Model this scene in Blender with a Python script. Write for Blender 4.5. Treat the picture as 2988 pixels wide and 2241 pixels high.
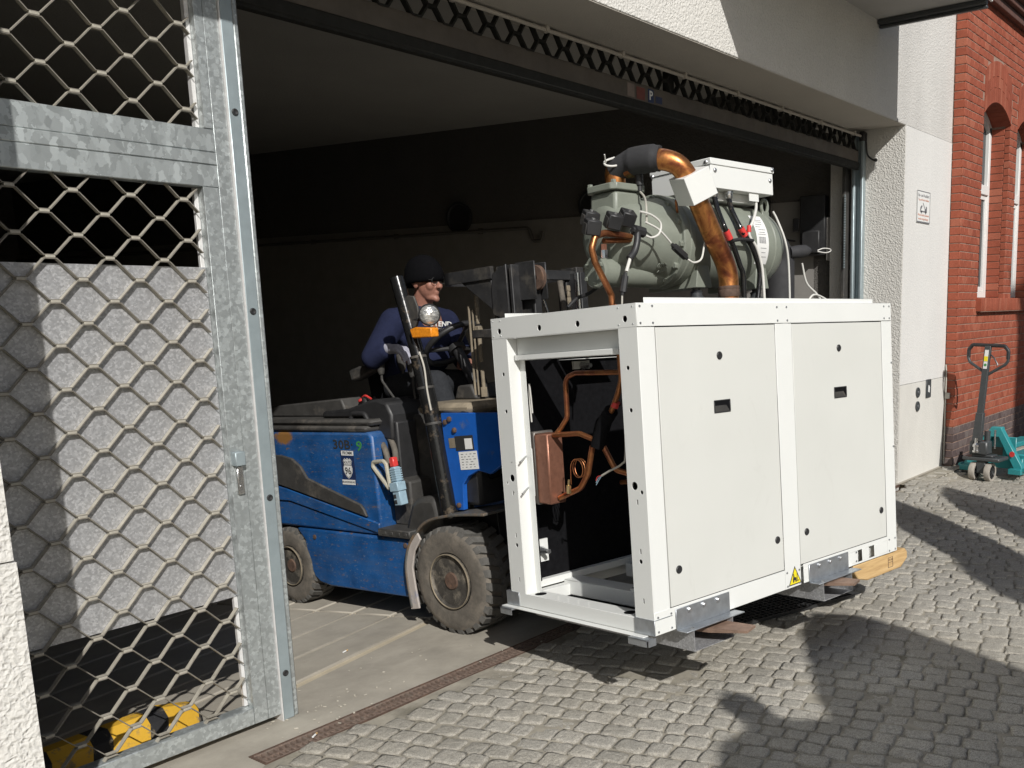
import bpy, bmesh, math, random
from mathutils import Vector, Matrix, noise
random.seed(11)
scene = bpy.context.scene
for o in list(bpy.data.objects):
    bpy.data.objects.remove(o)
COL = scene.collection

# ---------------------------------------------------------------- camera
cam_d = bpy.data.cameras.new('camera')
cam = bpy.data.objects.new('camera', cam_d)
COL.objects.link(cam)
cam_d.sensor_fit = 'HORIZONTAL'
cam_d.sensor_width = 36.0
cam_d.lens = 33.445
cam_d.shift_x = -0.14738
cam_d.shift_y = 0.09019
cam_d.clip_start = 0.05
cam_d.clip_end = 400
cam.matrix_world = Matrix(((0.57467, 0.15032, -0.80446, 0.0),
                           (-0.81820, 0.08436, -0.56872, 0.0),
                           (-0.01762, 0.98503, 0.17148, 1.6),
                           (0, 0, 0, 1)))
scene.camera = cam

# ---------------------------------------------------------------- sky, sun, exposure
SUN = Vector((0.76, 1.22, -1.0)).normalized()      # the way the light travels
world = bpy.data.worlds.new('World')
scene.world = world
world.use_nodes = True
wn = world.node_tree.nodes
wl = world.node_tree.links
sky = wn.new('ShaderNodeTexSky')
sky.sky_type = 'NISHITA'
sky.sun_disc = False
sky.sun_elevation = math.asin(-SUN.z)
sky.sun_rotation = math.atan2(-SUN.x, -SUN.y)
sky.air_density = 1.0
sky.dust_density = 1.4
bgn = wn['Background']
bgn.inputs['Strength'].default_value = 0.074
wl.new(sky.outputs['Color'], bgn.inputs['Color'])
sun_d = bpy.data.lights.new('sun', 'SUN')
sun_d.energy = 4.3
sun_d.angle = math.radians(0.53)
sun_d.color = (1.0, 0.975, 0.935)
sun_o = bpy.data.objects.new('sun', sun_d)
COL.objects.link(sun_o)
sun_o.rotation_euler = SUN.to_track_quat('-Z', 'Y').to_euler()
sun_o.location = (-8, -12, 12)
vs = scene.view_settings
vs.view_transform = 'Standard'
vs.look = 'None'
vs.exposure = 0.0
vs.gamma = 1.0
vs.use_curve_mapping = False

# ---------------------------------------------------------------- helpers
def fillet(pts, rad, n=6):
    """round the corners of a polyline"""
    pts = [Vector(p) for p in pts]
    out = [pts[0]]
    for i in range(1, len(pts) - 1):
        a, b, c = pts[i-1], pts[i], pts[i+1]
        d1 = (a - b); d2 = (c - b)
        l1, l2 = d1.length, d2.length
        r = rad[i-1] if isinstance(rad, (list, tuple)) else rad
        ang = d1.angle(d2)
        t = min(r / max(math.tan(ang / 2), 1e-3), l1 * .48, l2 * .48)
        p0 = b + d1.normalized() * t
        p2 = b + d2.normalized() * t
        for k in range(n + 1):
            s = k / n
            out.append(p0 * (1-s)**2 + b * 2*s*(1-s) + p2 * s*s)
    out.append(pts[-1])
    return out

def spline(pts, n=6):
    pts = [Vector(p) for p in pts]
    P = [pts[0]*2 - pts[1]] + pts + [pts[-1]*2 - pts[-2]]
    out = []
    for i in range(1, len(P) - 2):
        p0, p1, p2, p3 = P[i-1], P[i], P[i+1], P[i+2]
        for k in range(n):
            t = k / n
            out.append(0.5*((2*p1) + (p2-p0)*t + (2*p0-5*p1+4*p2-p3)*t*t + (3*p1-p0-3*p2+p3)*t**3))
    out.append(pts[-1])
    return out

class MB:
    """collects shapes into one mesh"""
    def __init__(s):
        s.v = []; s.f = []
    def add(s, vs_, fs, M=None):
        o = len(s.v)
        for p in vs_:
            p = Vector(p)
            s.v.append(M @ p if M else p)
        s.f += [[i + o for i in f] for f in fs]
        return s
    def box(s, x0, x1, y0, y1, z0, z1, ch=0.0, M=None):
        lo = (min(x0, x1), min(y0, y1), min(z0, z1)); hi = (max(x0, x1), max(y0, y1), max(z0, z1))
        if ch <= 0:
            vs_ = [(( lo, hi)[i & 1][0], (lo, hi)[i >> 1 & 1][1], (lo, hi)[i >> 2][2]) for i in range(8)]
            fs = [(0,2,3,1),(4,5,7,6),(0,1,5,4),(2,6,7,3),(0,4,6,2),(1,3,7,5)]
            return s.add(vs_, fs, M)
        ch = min(ch, *( (hi[i]-lo[i])*.49 for i in range(3)))
        vs_ = []; ix = {}
        for c in range(8):
            sg = (c & 1, c >> 1 & 1, c >> 2)
            for a in range(3):
                p = [0, 0, 0]
                for b in range(3):
                    e = hi[b] if sg[b] else lo[b]
                    p[b] = e if b == a else (e - ch if sg[b] else e + ch)
                ix[(sg, a)] = len(vs_); vs_.append(p)
        fs = []
        for a in range(3):
            b, c = (a+1) % 3, (a+2) % 3
            for sa in (0, 1):
                q = []
                for (sb, sc) in ((0,0),(1,0),(1,1),(0,1)):
                    k = [0,0,0]; k[a] = sa; k[b] = sb; k[c] = sc
                    q.append(ix[(tuple(k), a)])
                fs.append(q)
            for sa in (0, 1):
                for sb in (0, 1):
                    k0 = [0,0,0]; k1 = [0,0,0]
                    k0[a] = k1[a] = sa; k0[b] = k1[b] = sb; k0[c] = 0; k1[c] = 1
                    k0 = tuple(k0); k1 = tuple(k1)
                    fs.append([ix[(k0, a)], ix[(k1, a)], ix[(k1, b)], ix[(k0, b)]])
        for c in range(8):
            sg = (c & 1, c >> 1 & 1, c >> 2)
            fs.append([ix[(sg, 0)], ix[(sg, 1)], ix[(sg, 2)]])
        return s.add(vs_, fs, M)
    def tube(s, pts, r, n=10, closed=False, cap=True):
        pts = [Vector(p) for p in pts]
        m = len(pts)
        T = []
        for i in range(m):
            if closed: d = pts[(i+1) % m] - pts[i-1]
            else: d = pts[min(i+1, m-1)] - pts[max(i-1, 0)]
            T.append(d.normalized() if d.length > 1e-9 else Vector((0, 0, 1)))
        up = Vector((0, 0, 1)) if abs(T[0].z) < .9 else Vector((1, 0, 0))
        N = (up - T[0] * up.dot(T[0])).normalized()
        vs_ = []; 
        for i in range(m):
            N = (N - T[i] * N.dot(T[i]))
            N = N.normalized() if N.length > 1e-6 else T[i].orthogonal().normalized()
            B = T[i].cross(N)
            ri = r[i] if isinstance(r, (list, tuple)) else r
            for k in range(n):
                a = 2 * math.pi * k / n
                vs_.append(pts[i] + (N * math.cos(a) + B * math.sin(a)) * ri)
        fs = []
        for i in range(m if closed else m - 1):
            for k in range(n):
                a = i*n + k; b = i*n + (k+1) % n
                j = (i+1) % m
                fs.append([a, b, j*n + (k+1) % n, j*n + k])
        if cap and not closed:
            fs.append(list(range(n))[::-1]); fs.append([(m-1)*n + k for k in range(n)])
        return s.add(vs_, fs)
    def cyl(s, p0, p1, r0, r1=None, n=16, cap=True):
        r1 = r0 if r1 is None else r1
        return s.tube([p0, p1], [r0, r1], n, cap=cap)
    def lathe(s, prof, org, axis, n=32, closed=False):
        """prof: (radius, height along axis)"""
        ax = Vector(axis).normalized(); e1 = ax.orthogonal().normalized(); e2 = ax.cross(e1)
        org = Vector(org); vs_ = []; fs = []
        m = len(prof)
        for (r, h) in prof:
            for k in range(n):
                a = 2*math.pi*k/n
                vs_.append(org + ax*h + (e1*math.cos(a) + e2*math.sin(a)) * max(r, 1e-5))
        for i in range(m if closed else m - 1):
            j = (i+1) % m
            for k in range(n):
                fs.append([i*n+k, i*n+(k+1) % n, j*n+(k+1) % n, j*n+k])
        if not closed:
            if prof[0][0] > 1e-4: fs.append(list(range(n))[::-1])
            if prof[-1][0] > 1e-4: fs.append([(m-1)*n+k for k in range(n)])
        return s.add(vs_, fs)
    def prism(s, poly, ext):
        """planar polygon of 3-D points, extruded"""
        n = len(poly); e = Vector(ext)
        vs_ = [Vector(p) for p in poly] + [Vector(p) + e for p in poly]
        fs = [list(range(n))[::-1], [n+i for i in range(n)]]
        for i in range(n):
            j = (i+1) % n
            fs.append([i, j, n+j, n+i])
        return s.add(vs_, fs)
    def sphere(s, c, r, nu=16, nv=10, M=None):
        if not isinstance(r, (tuple, list)): r = (r, r, r)
        vs_ = [(c[0], c[1], c[2]-r[2])]; fs = []
        for j in range(1, nv):
            b = -math.pi/2 + math.pi*j/nv
            for i in range(nu):
                a = 2*math.pi*i/nu
                vs_.append((c[0]+r[0]*math.cos(b)*math.cos(a), c[1]+r[1]*math.cos(b)*math.sin(a), c[2]+r[2]*math.sin(b)))
        vs_.append((c[0], c[1], c[2]+r[2])); t = len(vs_)-1
        for i in range(nu):
            k = (i+1) % nu
            fs.append([0, 1+k, 1+i]); fs.append([t, t-nu+i, t-nu+k])
            for j in range(nv-2):
                fs.append([1+j*nu+i, 1+j*nu+k, 1+(j+1)*nu+k, 1+(j+1)*nu+i])
        return s.add(vs_, fs, M)
    def plate_holes(s, u0, u1, w0, w1, t0, t1, holes, fn):
        """flat plate in (u,w) with thickness t and round or oblong holes cut through; fn maps (u,w,t) to a point"""
        us = sorted(set([u0, u1] + [h[0]-h[2]*1.45 for h in holes] + [h[0]+h[2]*1.45 for h in holes]))
        ws = sorted(set([w0, w1] + [h[1]-(h[3] if len(h) > 3 else h[2])-h[2]*.45 for h in holes] + [h[1]+(h[3] if len(h) > 3 else h[2])+h[2]*.45 for h in holes]))
        us = [u for u in us if u0-1e-9 <= u <= u1+1e-9]; ws = [w for w in ws if w0-1e-9 <= w <= w1+1e-9]
        for i in range(len(us)-1):
            for j in range(len(ws)-1):
                a, b, c, d = us[i], us[i+1], ws[j], ws[j+1]
                cu, cw = (a+b)/2, (c+d)/2
                hole = None
                for h in holes:
                    hh = (h[3] if len(h) > 3 else h[2])
                    if abs(h[0]-cu) < h[2]*1.45 and abs(h[1]-cw) < hh + h[2]*.45: hole = h
                rect = [(a, c), (b, c), (b, d), (a, d)]
                if hole is None:
                    s.add([fn(u, w, t1) for u, w in rect] + [fn(u, w, t0) for u, w in rect], [[0,1,2,3],[7,6,5,4]])
                    continue
                # only build the ring once, in the cell range that belongs to the hole
        for h in holes:
            hh = (h[3] if len(h) > 3 else h[2])
            a, b = max(h[0]-h[2]*1.45, u0), min(h[0]+h[2]*1.45, u1); c, d = max(h[1]-hh-h[2]*.45, w0), min(h[1]+hh+h[2]*.45, w1)
            n = 24
            inner = []; outer = []
            for k in range(n):
                an = 2*math.pi*(k+.5)/n
                x, y = math.cos(an)*h[2], math.sin(an)*h[2]
                y += (hh-h[2]) * (1 if y > 0 else -1)
                inner.append((h[0]+x, h[1]+y))
                dx, dy = math.cos(an), math.sin(an)
                sx = ((b-h[0]) if dx > 0 else (a-h[0])) / dx if abs(dx) > 1e-6 else 1e9
                sy = ((d-h[1]) if dy > 0 else (c-h[1])) / dy if abs(dy) > 1e-6 else 1e9
                q = min(sx, sy); outer.append((h[0]+dx*q, h[1]+dy*q))
            vs_ = [fn(u, w, t1) for u, w in outer] + [fn(u, w, t1) for u, w in inner] + [fn(u, w, t0) for u, w in inner]
            fs = []
            for k in range(n):
                j = (k+1) % n
                fs.append([k, j, n+j, n+k]); fs.append([n+k, n+j, 2*n+j, 2*n+k])
            cor = [(a, c), (b, c), (b, d), (a, d)]
            base = len(vs_)
            vs_ += [fn(u, w, t1) for u, w in cor]
            for ci, (u, w) in enumerate(cor):
                ang = math.atan2(w-h[1], u-h[0]) % (2*math.pi)
                best = None
                for k in range(n):
                    j = (k+1) % n
                    p, q = outer[k], outer[j]
                    if abs(p[0]-q[0]) > 1e-7 and abs(p[1]-q[1]) > 1e-7:
                        mid = math.atan2((p[1]+q[1])/2-h[1], (p[0]+q[0])/2-h[0]) % (2*math.pi)
                        dd = min(abs(mid-ang), 2*math.pi-abs(mid-ang))
                        if best is None or dd < best[0]: best = (dd, k, j)
                if best and best[0] < .5: fs.append([best[1], base+ci, best[2]])
            s.add(vs_, fs)
        # rim
        r = [(u0, w0), (u1, w0), (u1, w1), (u0, w1)]
        s.add([fn(u, w, t1) for u, w in r] + [fn(u, w, t0) for u, w in r], [[i, (i+1) % 4, 4+(i+1) % 4, 4+i] for i in range(4)])
        return s
    def mesh(s, name, ang=38, recalc=True):
        me = bpy.data.meshes.new(name)
        me.from_pydata([tuple(p) for p in s.v], [], s.f)
        bm = bmesh.new(); bm.from_mesh(me)
        if recalc: bmesh.ops.recalc_face_normals(bm, faces=bm.faces)
        lim = math.radians(ang)
        for f in bm.faces: f.smooth = True
        for e in bm.edges:
            if len(e.link_faces) == 2:
                if e.calc_face_angle(0) > lim: e.smooth = False
        bm.to_mesh(me); bm.free()
        return me
    def build(s, name, mat, parent=None, ang=38, bevel=0.0, recalc=True):
        me = s.mesh(name, ang, recalc)
        o = bpy.data.objects.new(name, me)
        COL.objects.link(o)
        me.materials.append(mat)
        if parent is not None: o.parent = parent
        if bevel > 0:
            m = o.modifiers.new('bevel', 'BEVEL'); m.width = bevel; m.segments = 2
            m.limit_method = 'ANGLE'; m.angle_limit = math.radians(40)
            m.harden_normals = False
        return o

def tag(o, label=None, cat=None, group=None, kind=None):
    if label: o['label'] = label
    if cat: o['category'] = cat
    if group: o['group'] = group
    if kind: o['kind'] = kind
    return o
def thing(name, label, cat, loc=(0, 0, 0), rot=(0, 0, 0), group=None, M=None):
    o = bpy.data.objects.new(name, None); COL.objects.link(o)
    o.empty_display_size = .2
    if M is not None: o.matrix_world = M
    else:
        o.location = loc; o.rotation_euler = rot
    return tag(o, label, cat, group)
def inst(name, me, parent=None, loc=(0, 0, 0), rot=(0, 0, 0), scl=(1, 1, 1)):
    o = bpy.data.objects.new(name, me); COL.objects.link(o)
    o.location = loc; o.rotation_euler = rot; o.scale = scl
    if parent is not None: o.parent = parent
    return o
def text(name, body, mat, M, size, parent=None, depth=0.0006, align='CENTER', bold=False, sx=1.0):
    cu = bpy.data.curves.new(name, 'FONT')
    cu.body = body; cu.size = size; cu.align_x = align; cu.align_y = 'CENTER'
    cu.extrude = depth; cu.resolution_u = 2
    if bold: cu.offset = size*.018
    t = bpy.data.objects.new(name, cu); COL.objects.link(t)
    bpy.context.view_layer.update()
    dg = bpy.context.evaluated_depsgraph_get()
    me = bpy.data.meshes.new_from_object(t.evaluated_get(dg))
    bpy.data.objects.remove(t); bpy.data.curves.remove(cu)
    me.transform(M @ Matrix.Diagonal((sx, 1, 1, 1)))
    me.materials.clear(); me.materials.append(mat)
    o = bpy.data.objects.new(name, me); COL.objects.link(o)
    if parent is not None: o.parent = parent
    return o
def face_M(org, right, up):
    r = Vector(right).normalized(); u = Vector(up).normalized(); n = r.cross(u)
    M = Matrix.Identity(4)
    for i in range(3):
        M[i][0] = r[i]; M[i][1] = u[i]; M[i][2] = n[i]; M[i][3] = org[i]
    return M

# ---------------------------------------------------------------- materials
class NT:
    def __init__(s, name):
        s.m = bpy.data.materials.new(name); s.m.use_nodes = True
        s.t = s.m.node_tree; s.n = s.t.nodes; s.l = s.t.links
        s.b = s.n['Principled BSDF']
        s._co = None
    def node(s, typ, **kw):
        n = s.n.new(typ)
        for k, v in kw.items():
            if k in n.inputs: n.inputs[k].default_value = v
            else: setattr(n, k, v)
        return n
    def link(s, a, b): s.l.new(a, b)
    def co(s, kind='Object'):
        if kind == 'Position':
            g = s.node('ShaderNodeNewGeometry'); return g.outputs['Position']
        return s.node('ShaderNodeTexCoord').outputs[kind]
    def noise(s, scale, detail=3, rough=.6, co=None, scl=None, dist=0):
        n = s.node('ShaderNodeTexNoise'); n.inputs['Scale'].default_value = scale
        n.inputs['Detail'].default_value = detail; n.inputs['Roughness'].default_value = rough
        n.inputs['Distortion'].default_value = dist
        co = co or s.co()
        if scl:
            mp = s.node('ShaderNodeMapping'); mp.inputs['Scale'].default_value = scl
            s.link(co, mp.inputs['Vector']); co = mp.outputs['Vector']
        s.link(co, n.inputs['Vector'])
        return n.outputs['Fac']
    def ramp(s, fac, stops, interp='LINEAR'):
        r = s.node('ShaderNodeValToRGB'); cr = r.color_ramp; cr.interpolation = interp
        while len(cr.elements) < len(stops): cr.elements.new(.5)
        for e, (p, c) in zip(cr.elements, stops):
            e.position = p; e.color = (*c, 1) if len(c) == 3 else c
        s.link(fac, r.inputs['Fac']); return r.outputs['Color']
    def mix(s, fac, a, b, mode='MIX'):
        n = s.node('ShaderNodeMix'); n.data_type = 'RGBA'; n.blend_type = mode
        for sock, v in ((n.inputs[0], fac), (n.inputs[6], a), (n.inputs[7], b)):
            if hasattr(v, 'is_output'): s.link(v, sock)
            elif isinstance(v, (tuple, list)): sock.default_value = (*v, 1) if len(v) == 3 else v
            else: sock.default_value = v
        return n.outputs[2]
    def math(s, op, a, b=0.0, clamp=False):
        n = s.node('ShaderNodeMath'); n.operation = op; n.use_clamp = clamp
        for sock, v in ((n.inputs[0], a), (n.inputs[1], b)):
            if hasattr(v, 'is_output'): s.link(v, sock)
            else: sock.default_value = v
        return n.outputs[0]
    def bump(s, h, strength=.4, dist=.01, chain=None):
        n = s.node('ShaderNodeBump'); n.inputs['Strength'].default_value = strength
        n.inputs['Distance'].default_value = dist
        s.link(h, n.inputs['Height'])
        if chain: s.link(chain, n.inputs['Normal'])
        s.link(n.outputs['Normal'], s.b.inputs['Normal']); return n.outputs['Normal']
    def set(s, col=None, rough=None, metal=None, spec=None):
        for k, v in (('Base Color', col), ('Roughness', rough), ('Metallic', metal), ('Specular IOR Level', spec)):
            if v is None: continue
            if hasattr(v, 'is_output'): s.link(v, s.b.inputs[k])
            elif isinstance(v, (tuple, list)): s.b.inputs[k].default_value = (*v, 1)
            else: s.b.inputs[k].default_value = v
        return s.m

def plain(name, col, rough=.5, metal=0, var=.12, scale=18, bump=0.0, dirt=None, dirtamt=.5, spec=None):
    t = NT(name)
    f = t.noise(scale, 4, .65)
    lo = tuple(c*(1-var) for c in col); hi = tuple(min(1, c*(1+var)) for c in col)
    c = t.ramp(f, [(.3, lo), (.7, hi)])
    if dirt:
        g = t.noise(scale*.45, 5, .7)
        mk = t.ramp(g, [(.62-.25*dirtamt, (0, 0, 0)), (.75, (1, 1, 1))])
        c = t.mix(mk, c, dirt)
    r = t.ramp(t.noise(scale*1.7, 3), [(.3, (max(0, rough-.08),)*3), (.7, (min(1, rough+.1),)*3)])
    if bump: t.bump(t.noise(scale*4, 3), bump, .004)
    return t.set(c, r, metal, spec)

def stucco(name, col, scale=55, strength=.9, dist=.008, stain=.25):
    t = NT(name); p = t.co('Position')
    n1 = t.node('ShaderNodeTexVoronoi'); n1.inputs['Scale'].default_value = scale*.9; n1.feature = 'SMOOTH_F1'
    n1.inputs['Smoothness'].default_value = .5
    d = t.noise(scale*.6, 3, .6, p)
    mp = t.node('ShaderNodeMix'); mp.data_type = 'VECTOR'
    a = t.node('ShaderNodeVectorMath'); a.operation = 'ADD'
    nn = t.node('ShaderNodeTexNoise'); nn.inputs['Scale'].default_value = 26; t.link(p, nn.inputs['Vector'])
    sc = t.node('ShaderNodeVectorMath'); sc.operation = 'SCALE'; sc.inputs['Scale'].default_value = .045
    t.link(nn.outputs['Color'], sc.inputs[0]); t.link(p, a.inputs[0]); t.link(sc.outputs[0], a.inputs[1])
    t.link(a.outputs[0], n1.inputs['Vector'])
    h = t.math('ADD', t.math('MULTIPLY', n1.outputs['Distance'], 1.1), t.math('MULTIPLY', d, .8))
    big = t.noise(1.3, 5, .65, p, (1, 1, .45))
    c = t.ramp(big, [(.25, tuple(x*(1-stain) for x in col)), (.62, col)])
    fine = t.noise(scale*1.4, 2, .5, p)
    c = t.mix(t.ramp(fine, [(.3, (.35,)*3), (.6, (0, 0, 0))]), c, tuple(x*.72 for x in col))
    t.bump(h, strength, dist)
    return t.set(c, .9, 0, .2)

def galv(name, base=.5, scale=26, rough=.42, stretch=None, tint=(.96, 1.0, 1.0)):
    t = NT(name); co = t.co()
    v = t.node('ShaderNodeTexVoronoi'); v.inputs['Scale'].default_value = scale
    dn = t.node('ShaderNodeTexNoise'); dn.inputs['Scale'].default_value = scale*.9; dn.inputs['Detail'].default_value = 2
    t.link(co, dn.inputs['Vector'])
    sc = t.node('ShaderNodeVectorMath'); sc.operation = 'SCALE'; sc.inputs['Scale'].default_value = 1.6/scale
    t.link(dn.outputs['Color'], sc.inputs[0])
    ad = t.node('ShaderNodeVectorMath'); ad.operation = 'ADD'; t.link(co, ad.inputs[0]); t.link(sc.outputs[0], ad.inputs[1])
    src = ad.outputs[0]
    if stretch:
        mp = t.node('ShaderNodeMapping'); mp.inputs['Scale'].default_value = stretch
        t.link(src, mp.inputs['Vector']); src = mp.outputs['Vector']
    t.link(src, v.inputs['Vector'])
    sep = t.node('ShaderNodeSeparateColor'); t.link(v.outputs['Color'], sep.inputs[0])
    big = t.noise(4, 4, .6, co)
    f = t.math('ADD', t.math('MULTIPLY', t.math('POWER', sep.outputs[0], 1.7), .8), t.math('MULTIPLY', big, .35))
    lo, hi = base*.80, base*1.22
    c = t.ramp(f, [(.2, tuple(lo*k for k in tint)), (.6, tuple(base*k for k in tint)), (.95, tuple(hi*k for k in tint))])
    r = t.math('ADD', t.math('MULTIPLY', sep.outputs[1], .18), rough-.09)
    t.bump(t.noise(scale*5, 2, .5, co), .08, .002)
    return t.set(c, r, .55)

M = {}
M['stucco'] = stucco('render_coarse', (.66, .645, .605), 78, .85, .006, .10)
M['stucco_fine'] = stucco('render_fine', (.70, .69, .665), 95, .45, .004, .10)
M['stucco_band'] = stucco('render_band', (.62, .605, .575), 70, .75, .006, .22)
M['stucco_base'] = stucco('render_base', (.66, .645, .60), 95, .35, .004, .16)
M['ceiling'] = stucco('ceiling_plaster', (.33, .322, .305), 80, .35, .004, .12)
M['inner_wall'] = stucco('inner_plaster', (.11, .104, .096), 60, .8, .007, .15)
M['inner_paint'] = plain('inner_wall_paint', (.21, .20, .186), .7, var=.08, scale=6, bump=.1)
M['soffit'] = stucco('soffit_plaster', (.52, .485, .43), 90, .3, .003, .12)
M['canopy'] = plain('canopy_paint', (.42, .41, .39), .7, var=.05, scale=3)
M['zinc'] = galv('zinc_frame', .50, 75, .40, tint=(.93, 1.0, 1.0))
M['zinc_rail'] = galv('zinc_rail', .50, 52, .40, (1, 1, .5), (.93, 1.0, 1.0))
M['zinc_post'] = plain('zinc_post', (.34, .40, .42), .45, .45, .1, 9, .05)
M['zinc_sheet'] = galv('zinc_sheet', .46, 150, .55, tint=(.98, .985, 1.0))
M['lattice'] = plain('lattice_grey', (.40, .375, .315), .6, .05, .16, 30, .1, dirt=(.20, .18, .145), dirtamt=.3)
M['lattice_edge'] = plain('lattice_shade_edge', (.17, .155, .13), .7, 0, .2, 40)  # front edges coloured dark in place of the strands' shade
M['alu_edge'] = plain('bare_alloy', (.72, .71, .70), .45, .3, .1, 40)
M['dark_steel'] = plain('header_steel', (.10, .085, .07), .6, .1, .2, 7, .1)
M['black_lattice'] = plain('black_lattice', (.022, .022, .02), .75, 0, .2, 20, spec=.2)
M['black'] = plain('black_plastic', (.022, .022, .023), .5, 0, .2, 12, .05)
M['black_gloss'] = plain('black_gloss_paint', (.012, .012, .012), .16, 0, .2, 30, dirt=(.13, .10, .07), dirtamt=.12)
M['dusty_black'] = plain('dusty_black', (.045, .043, .04), .62, 0, .3, 9, .08, dirt=(.16, .14, .115), dirtamt=.35)
M['mast'] = plain('mast_steel', (.032, .032, .033), .5, .2, .3, 14, .12, dirt=(.11, .10, .085), dirtamt=.35)
M['rubber'] = plain('tyre_rubber', (.115, .102, .085), .85, 0, .25, 22, .15, dirt=(.21, .18, .145), dirtamt=.5)
M['rubber_tread'] = plain('tyre_tread', (.10, .096, .088), .85, 0, .25, 30, .15)
M['rim'] = plain('rim_grime', (.06, .055, .048), .6, .2, .35, 25, .2, dirt=(.33, .29, .23), dirtamt=.55)
M['rust'] = plain('rust_brown', (.10, .062, .045), .85, .1, .35, 30, .25, dirt=(.20, .11, .065), dirtamt=.3)
M['brown_steel'] = plain('primer_steel', (.11, .055, .042), .6, 0, .2, 20, .1)
M['grate'] = plain('cast_iron_grate', (.175, .125, .098), .8, .1, .35, 40, .3, dirt=(.20, .17, .14), dirtamt=.35)
M['fork_steel'] = plain('worn_fork', (.25, .165, .12), .7, .1, .25, 18, .15, dirt=(.12, .075, .055), dirtamt=.3)
M['chrome'] = plain('bright_steel', (.62, .62, .62), .22, 1.0, .1, 20)
M['bolt'] = plain('zinc_bolt', (.55, .56, .57), .3, .9, .1, 60)
M['tan'] = plain('dusty_tan', (.21, .175, .125), .85, 0, .3, 14, .1, dirt=(.05, .045, .04), dirtamt=.35)
M['white'] = plain('unit_white', (.70, .71, .685), .42, 0, .015, 5)
M['white_panel'] = None
M['insul'] = plain('black_insulation', (.007, .007, .008), .95, 0, .3, 40, .2, spec=.08)
M['grey_green'] = plain('compressor_green', (.205, .222, .185), .42, 0, .08, 14, .10)
M['red'] = plain('red_plastic', (.62, .05, .045), .4, 0, .1, 20)
M['amber'] = plain('amber_lens', (.75, .26, .02), .2, 0, .25, 60, .3)
M['lens'] = None
M['yellow'] = None
M['paper'] = plain('paper_label', (.72, .72, .70), .7, 0, .03, 10)
M['ink'] = plain('black_ink', (.03, .03, .03), .6, 0, 0, 5)
M['grey_ink'] = plain('grey_ink', (.16, .16, .17), .6, 0, .1, 5)
M['red_ink'] = plain('red_ink', (.52, .27, .20), .6, 0, 0, 5)
M['timber'] = None
M['cable'] = plain('grey_cable', (.42, .40, .35), .5, 0, .05, 20)
M['white_cable'] = plain('pale_cable', (.62, .61, .57), .45, 0, .05, 20)
M['teal'] = plain('teal_paint', (.028, .235, .25), .35, 0, .08, 8)
M['dark_grey_paint'] = plain('charcoal_paint', (.05, .054, .056), .4, 0, .1, 10)
M['brass'] = plain('brass', (.55, .42, .22), .35, .9, .1, 30)
M['navy'] = plain('navy_fleece', (.016, .020, .048), .95, 0, .15, 60, .25, spec=.15)
M['jeans'] = plain('dark_denim', (.03, .032, .036), .95, 0, .2, 60, .2, spec=.15)
M['knit'] = plain('black_knit', (.006, .006, .007), 1.0, 0, .3, 130, .9, spec=.04)
M['skin'] = plain('skin', (.30, .140, .100), .55, 0, .12, 30, .05)
M['glove'] = plain('glove_grey', (.34, .34, .40), .9, 0, .15, 40, .2)
M['glass_dark'] = plain('dark_pane', (.02, .022, .025), .08, 0, .1, 3)
M['window_white'] = plain('window_paint', (.74, .74, .72), .4, 0, .03, 8)
M['ground_base'] = plain('joint_sand', (.29, .265, .215), .95, 0, .3, 9, .3, dirt=(.12, .11, .075), dirtamt=.35)
M['stone_sill'] = plain('stone_sill', (.33, .31, .28), .8, 0, .1, 12, .1)

def m_panel():
    t = NT('unit_panel_white'); co = t.co()
    f = t.noise(2.2, 3, .5, co)
    c = t.ramp(f, [(.35, (.595, .60, .565)), (.65, (.615, .62, .585))])
    sm = t.noise(7, 6, .72, co, (1, 1, .5), 1.2)
    c = t.mix(t.ramp(sm, [(.60, (0, 0, 0)), (.78, (.16,)*3)]), c, (.40, .39, .35))
    n = t.bump(t.noise(420, 2, .5, co), .12, .001)
    t.bump(t.noise(1.6, 2, .5, co), .25, .02, n)
    return t.set(c, t.ramp(sm, [(.4, (.36,)*3), (.7, (.5,)*3)]), 0)
M['white_panel'] = m_panel()

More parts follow.
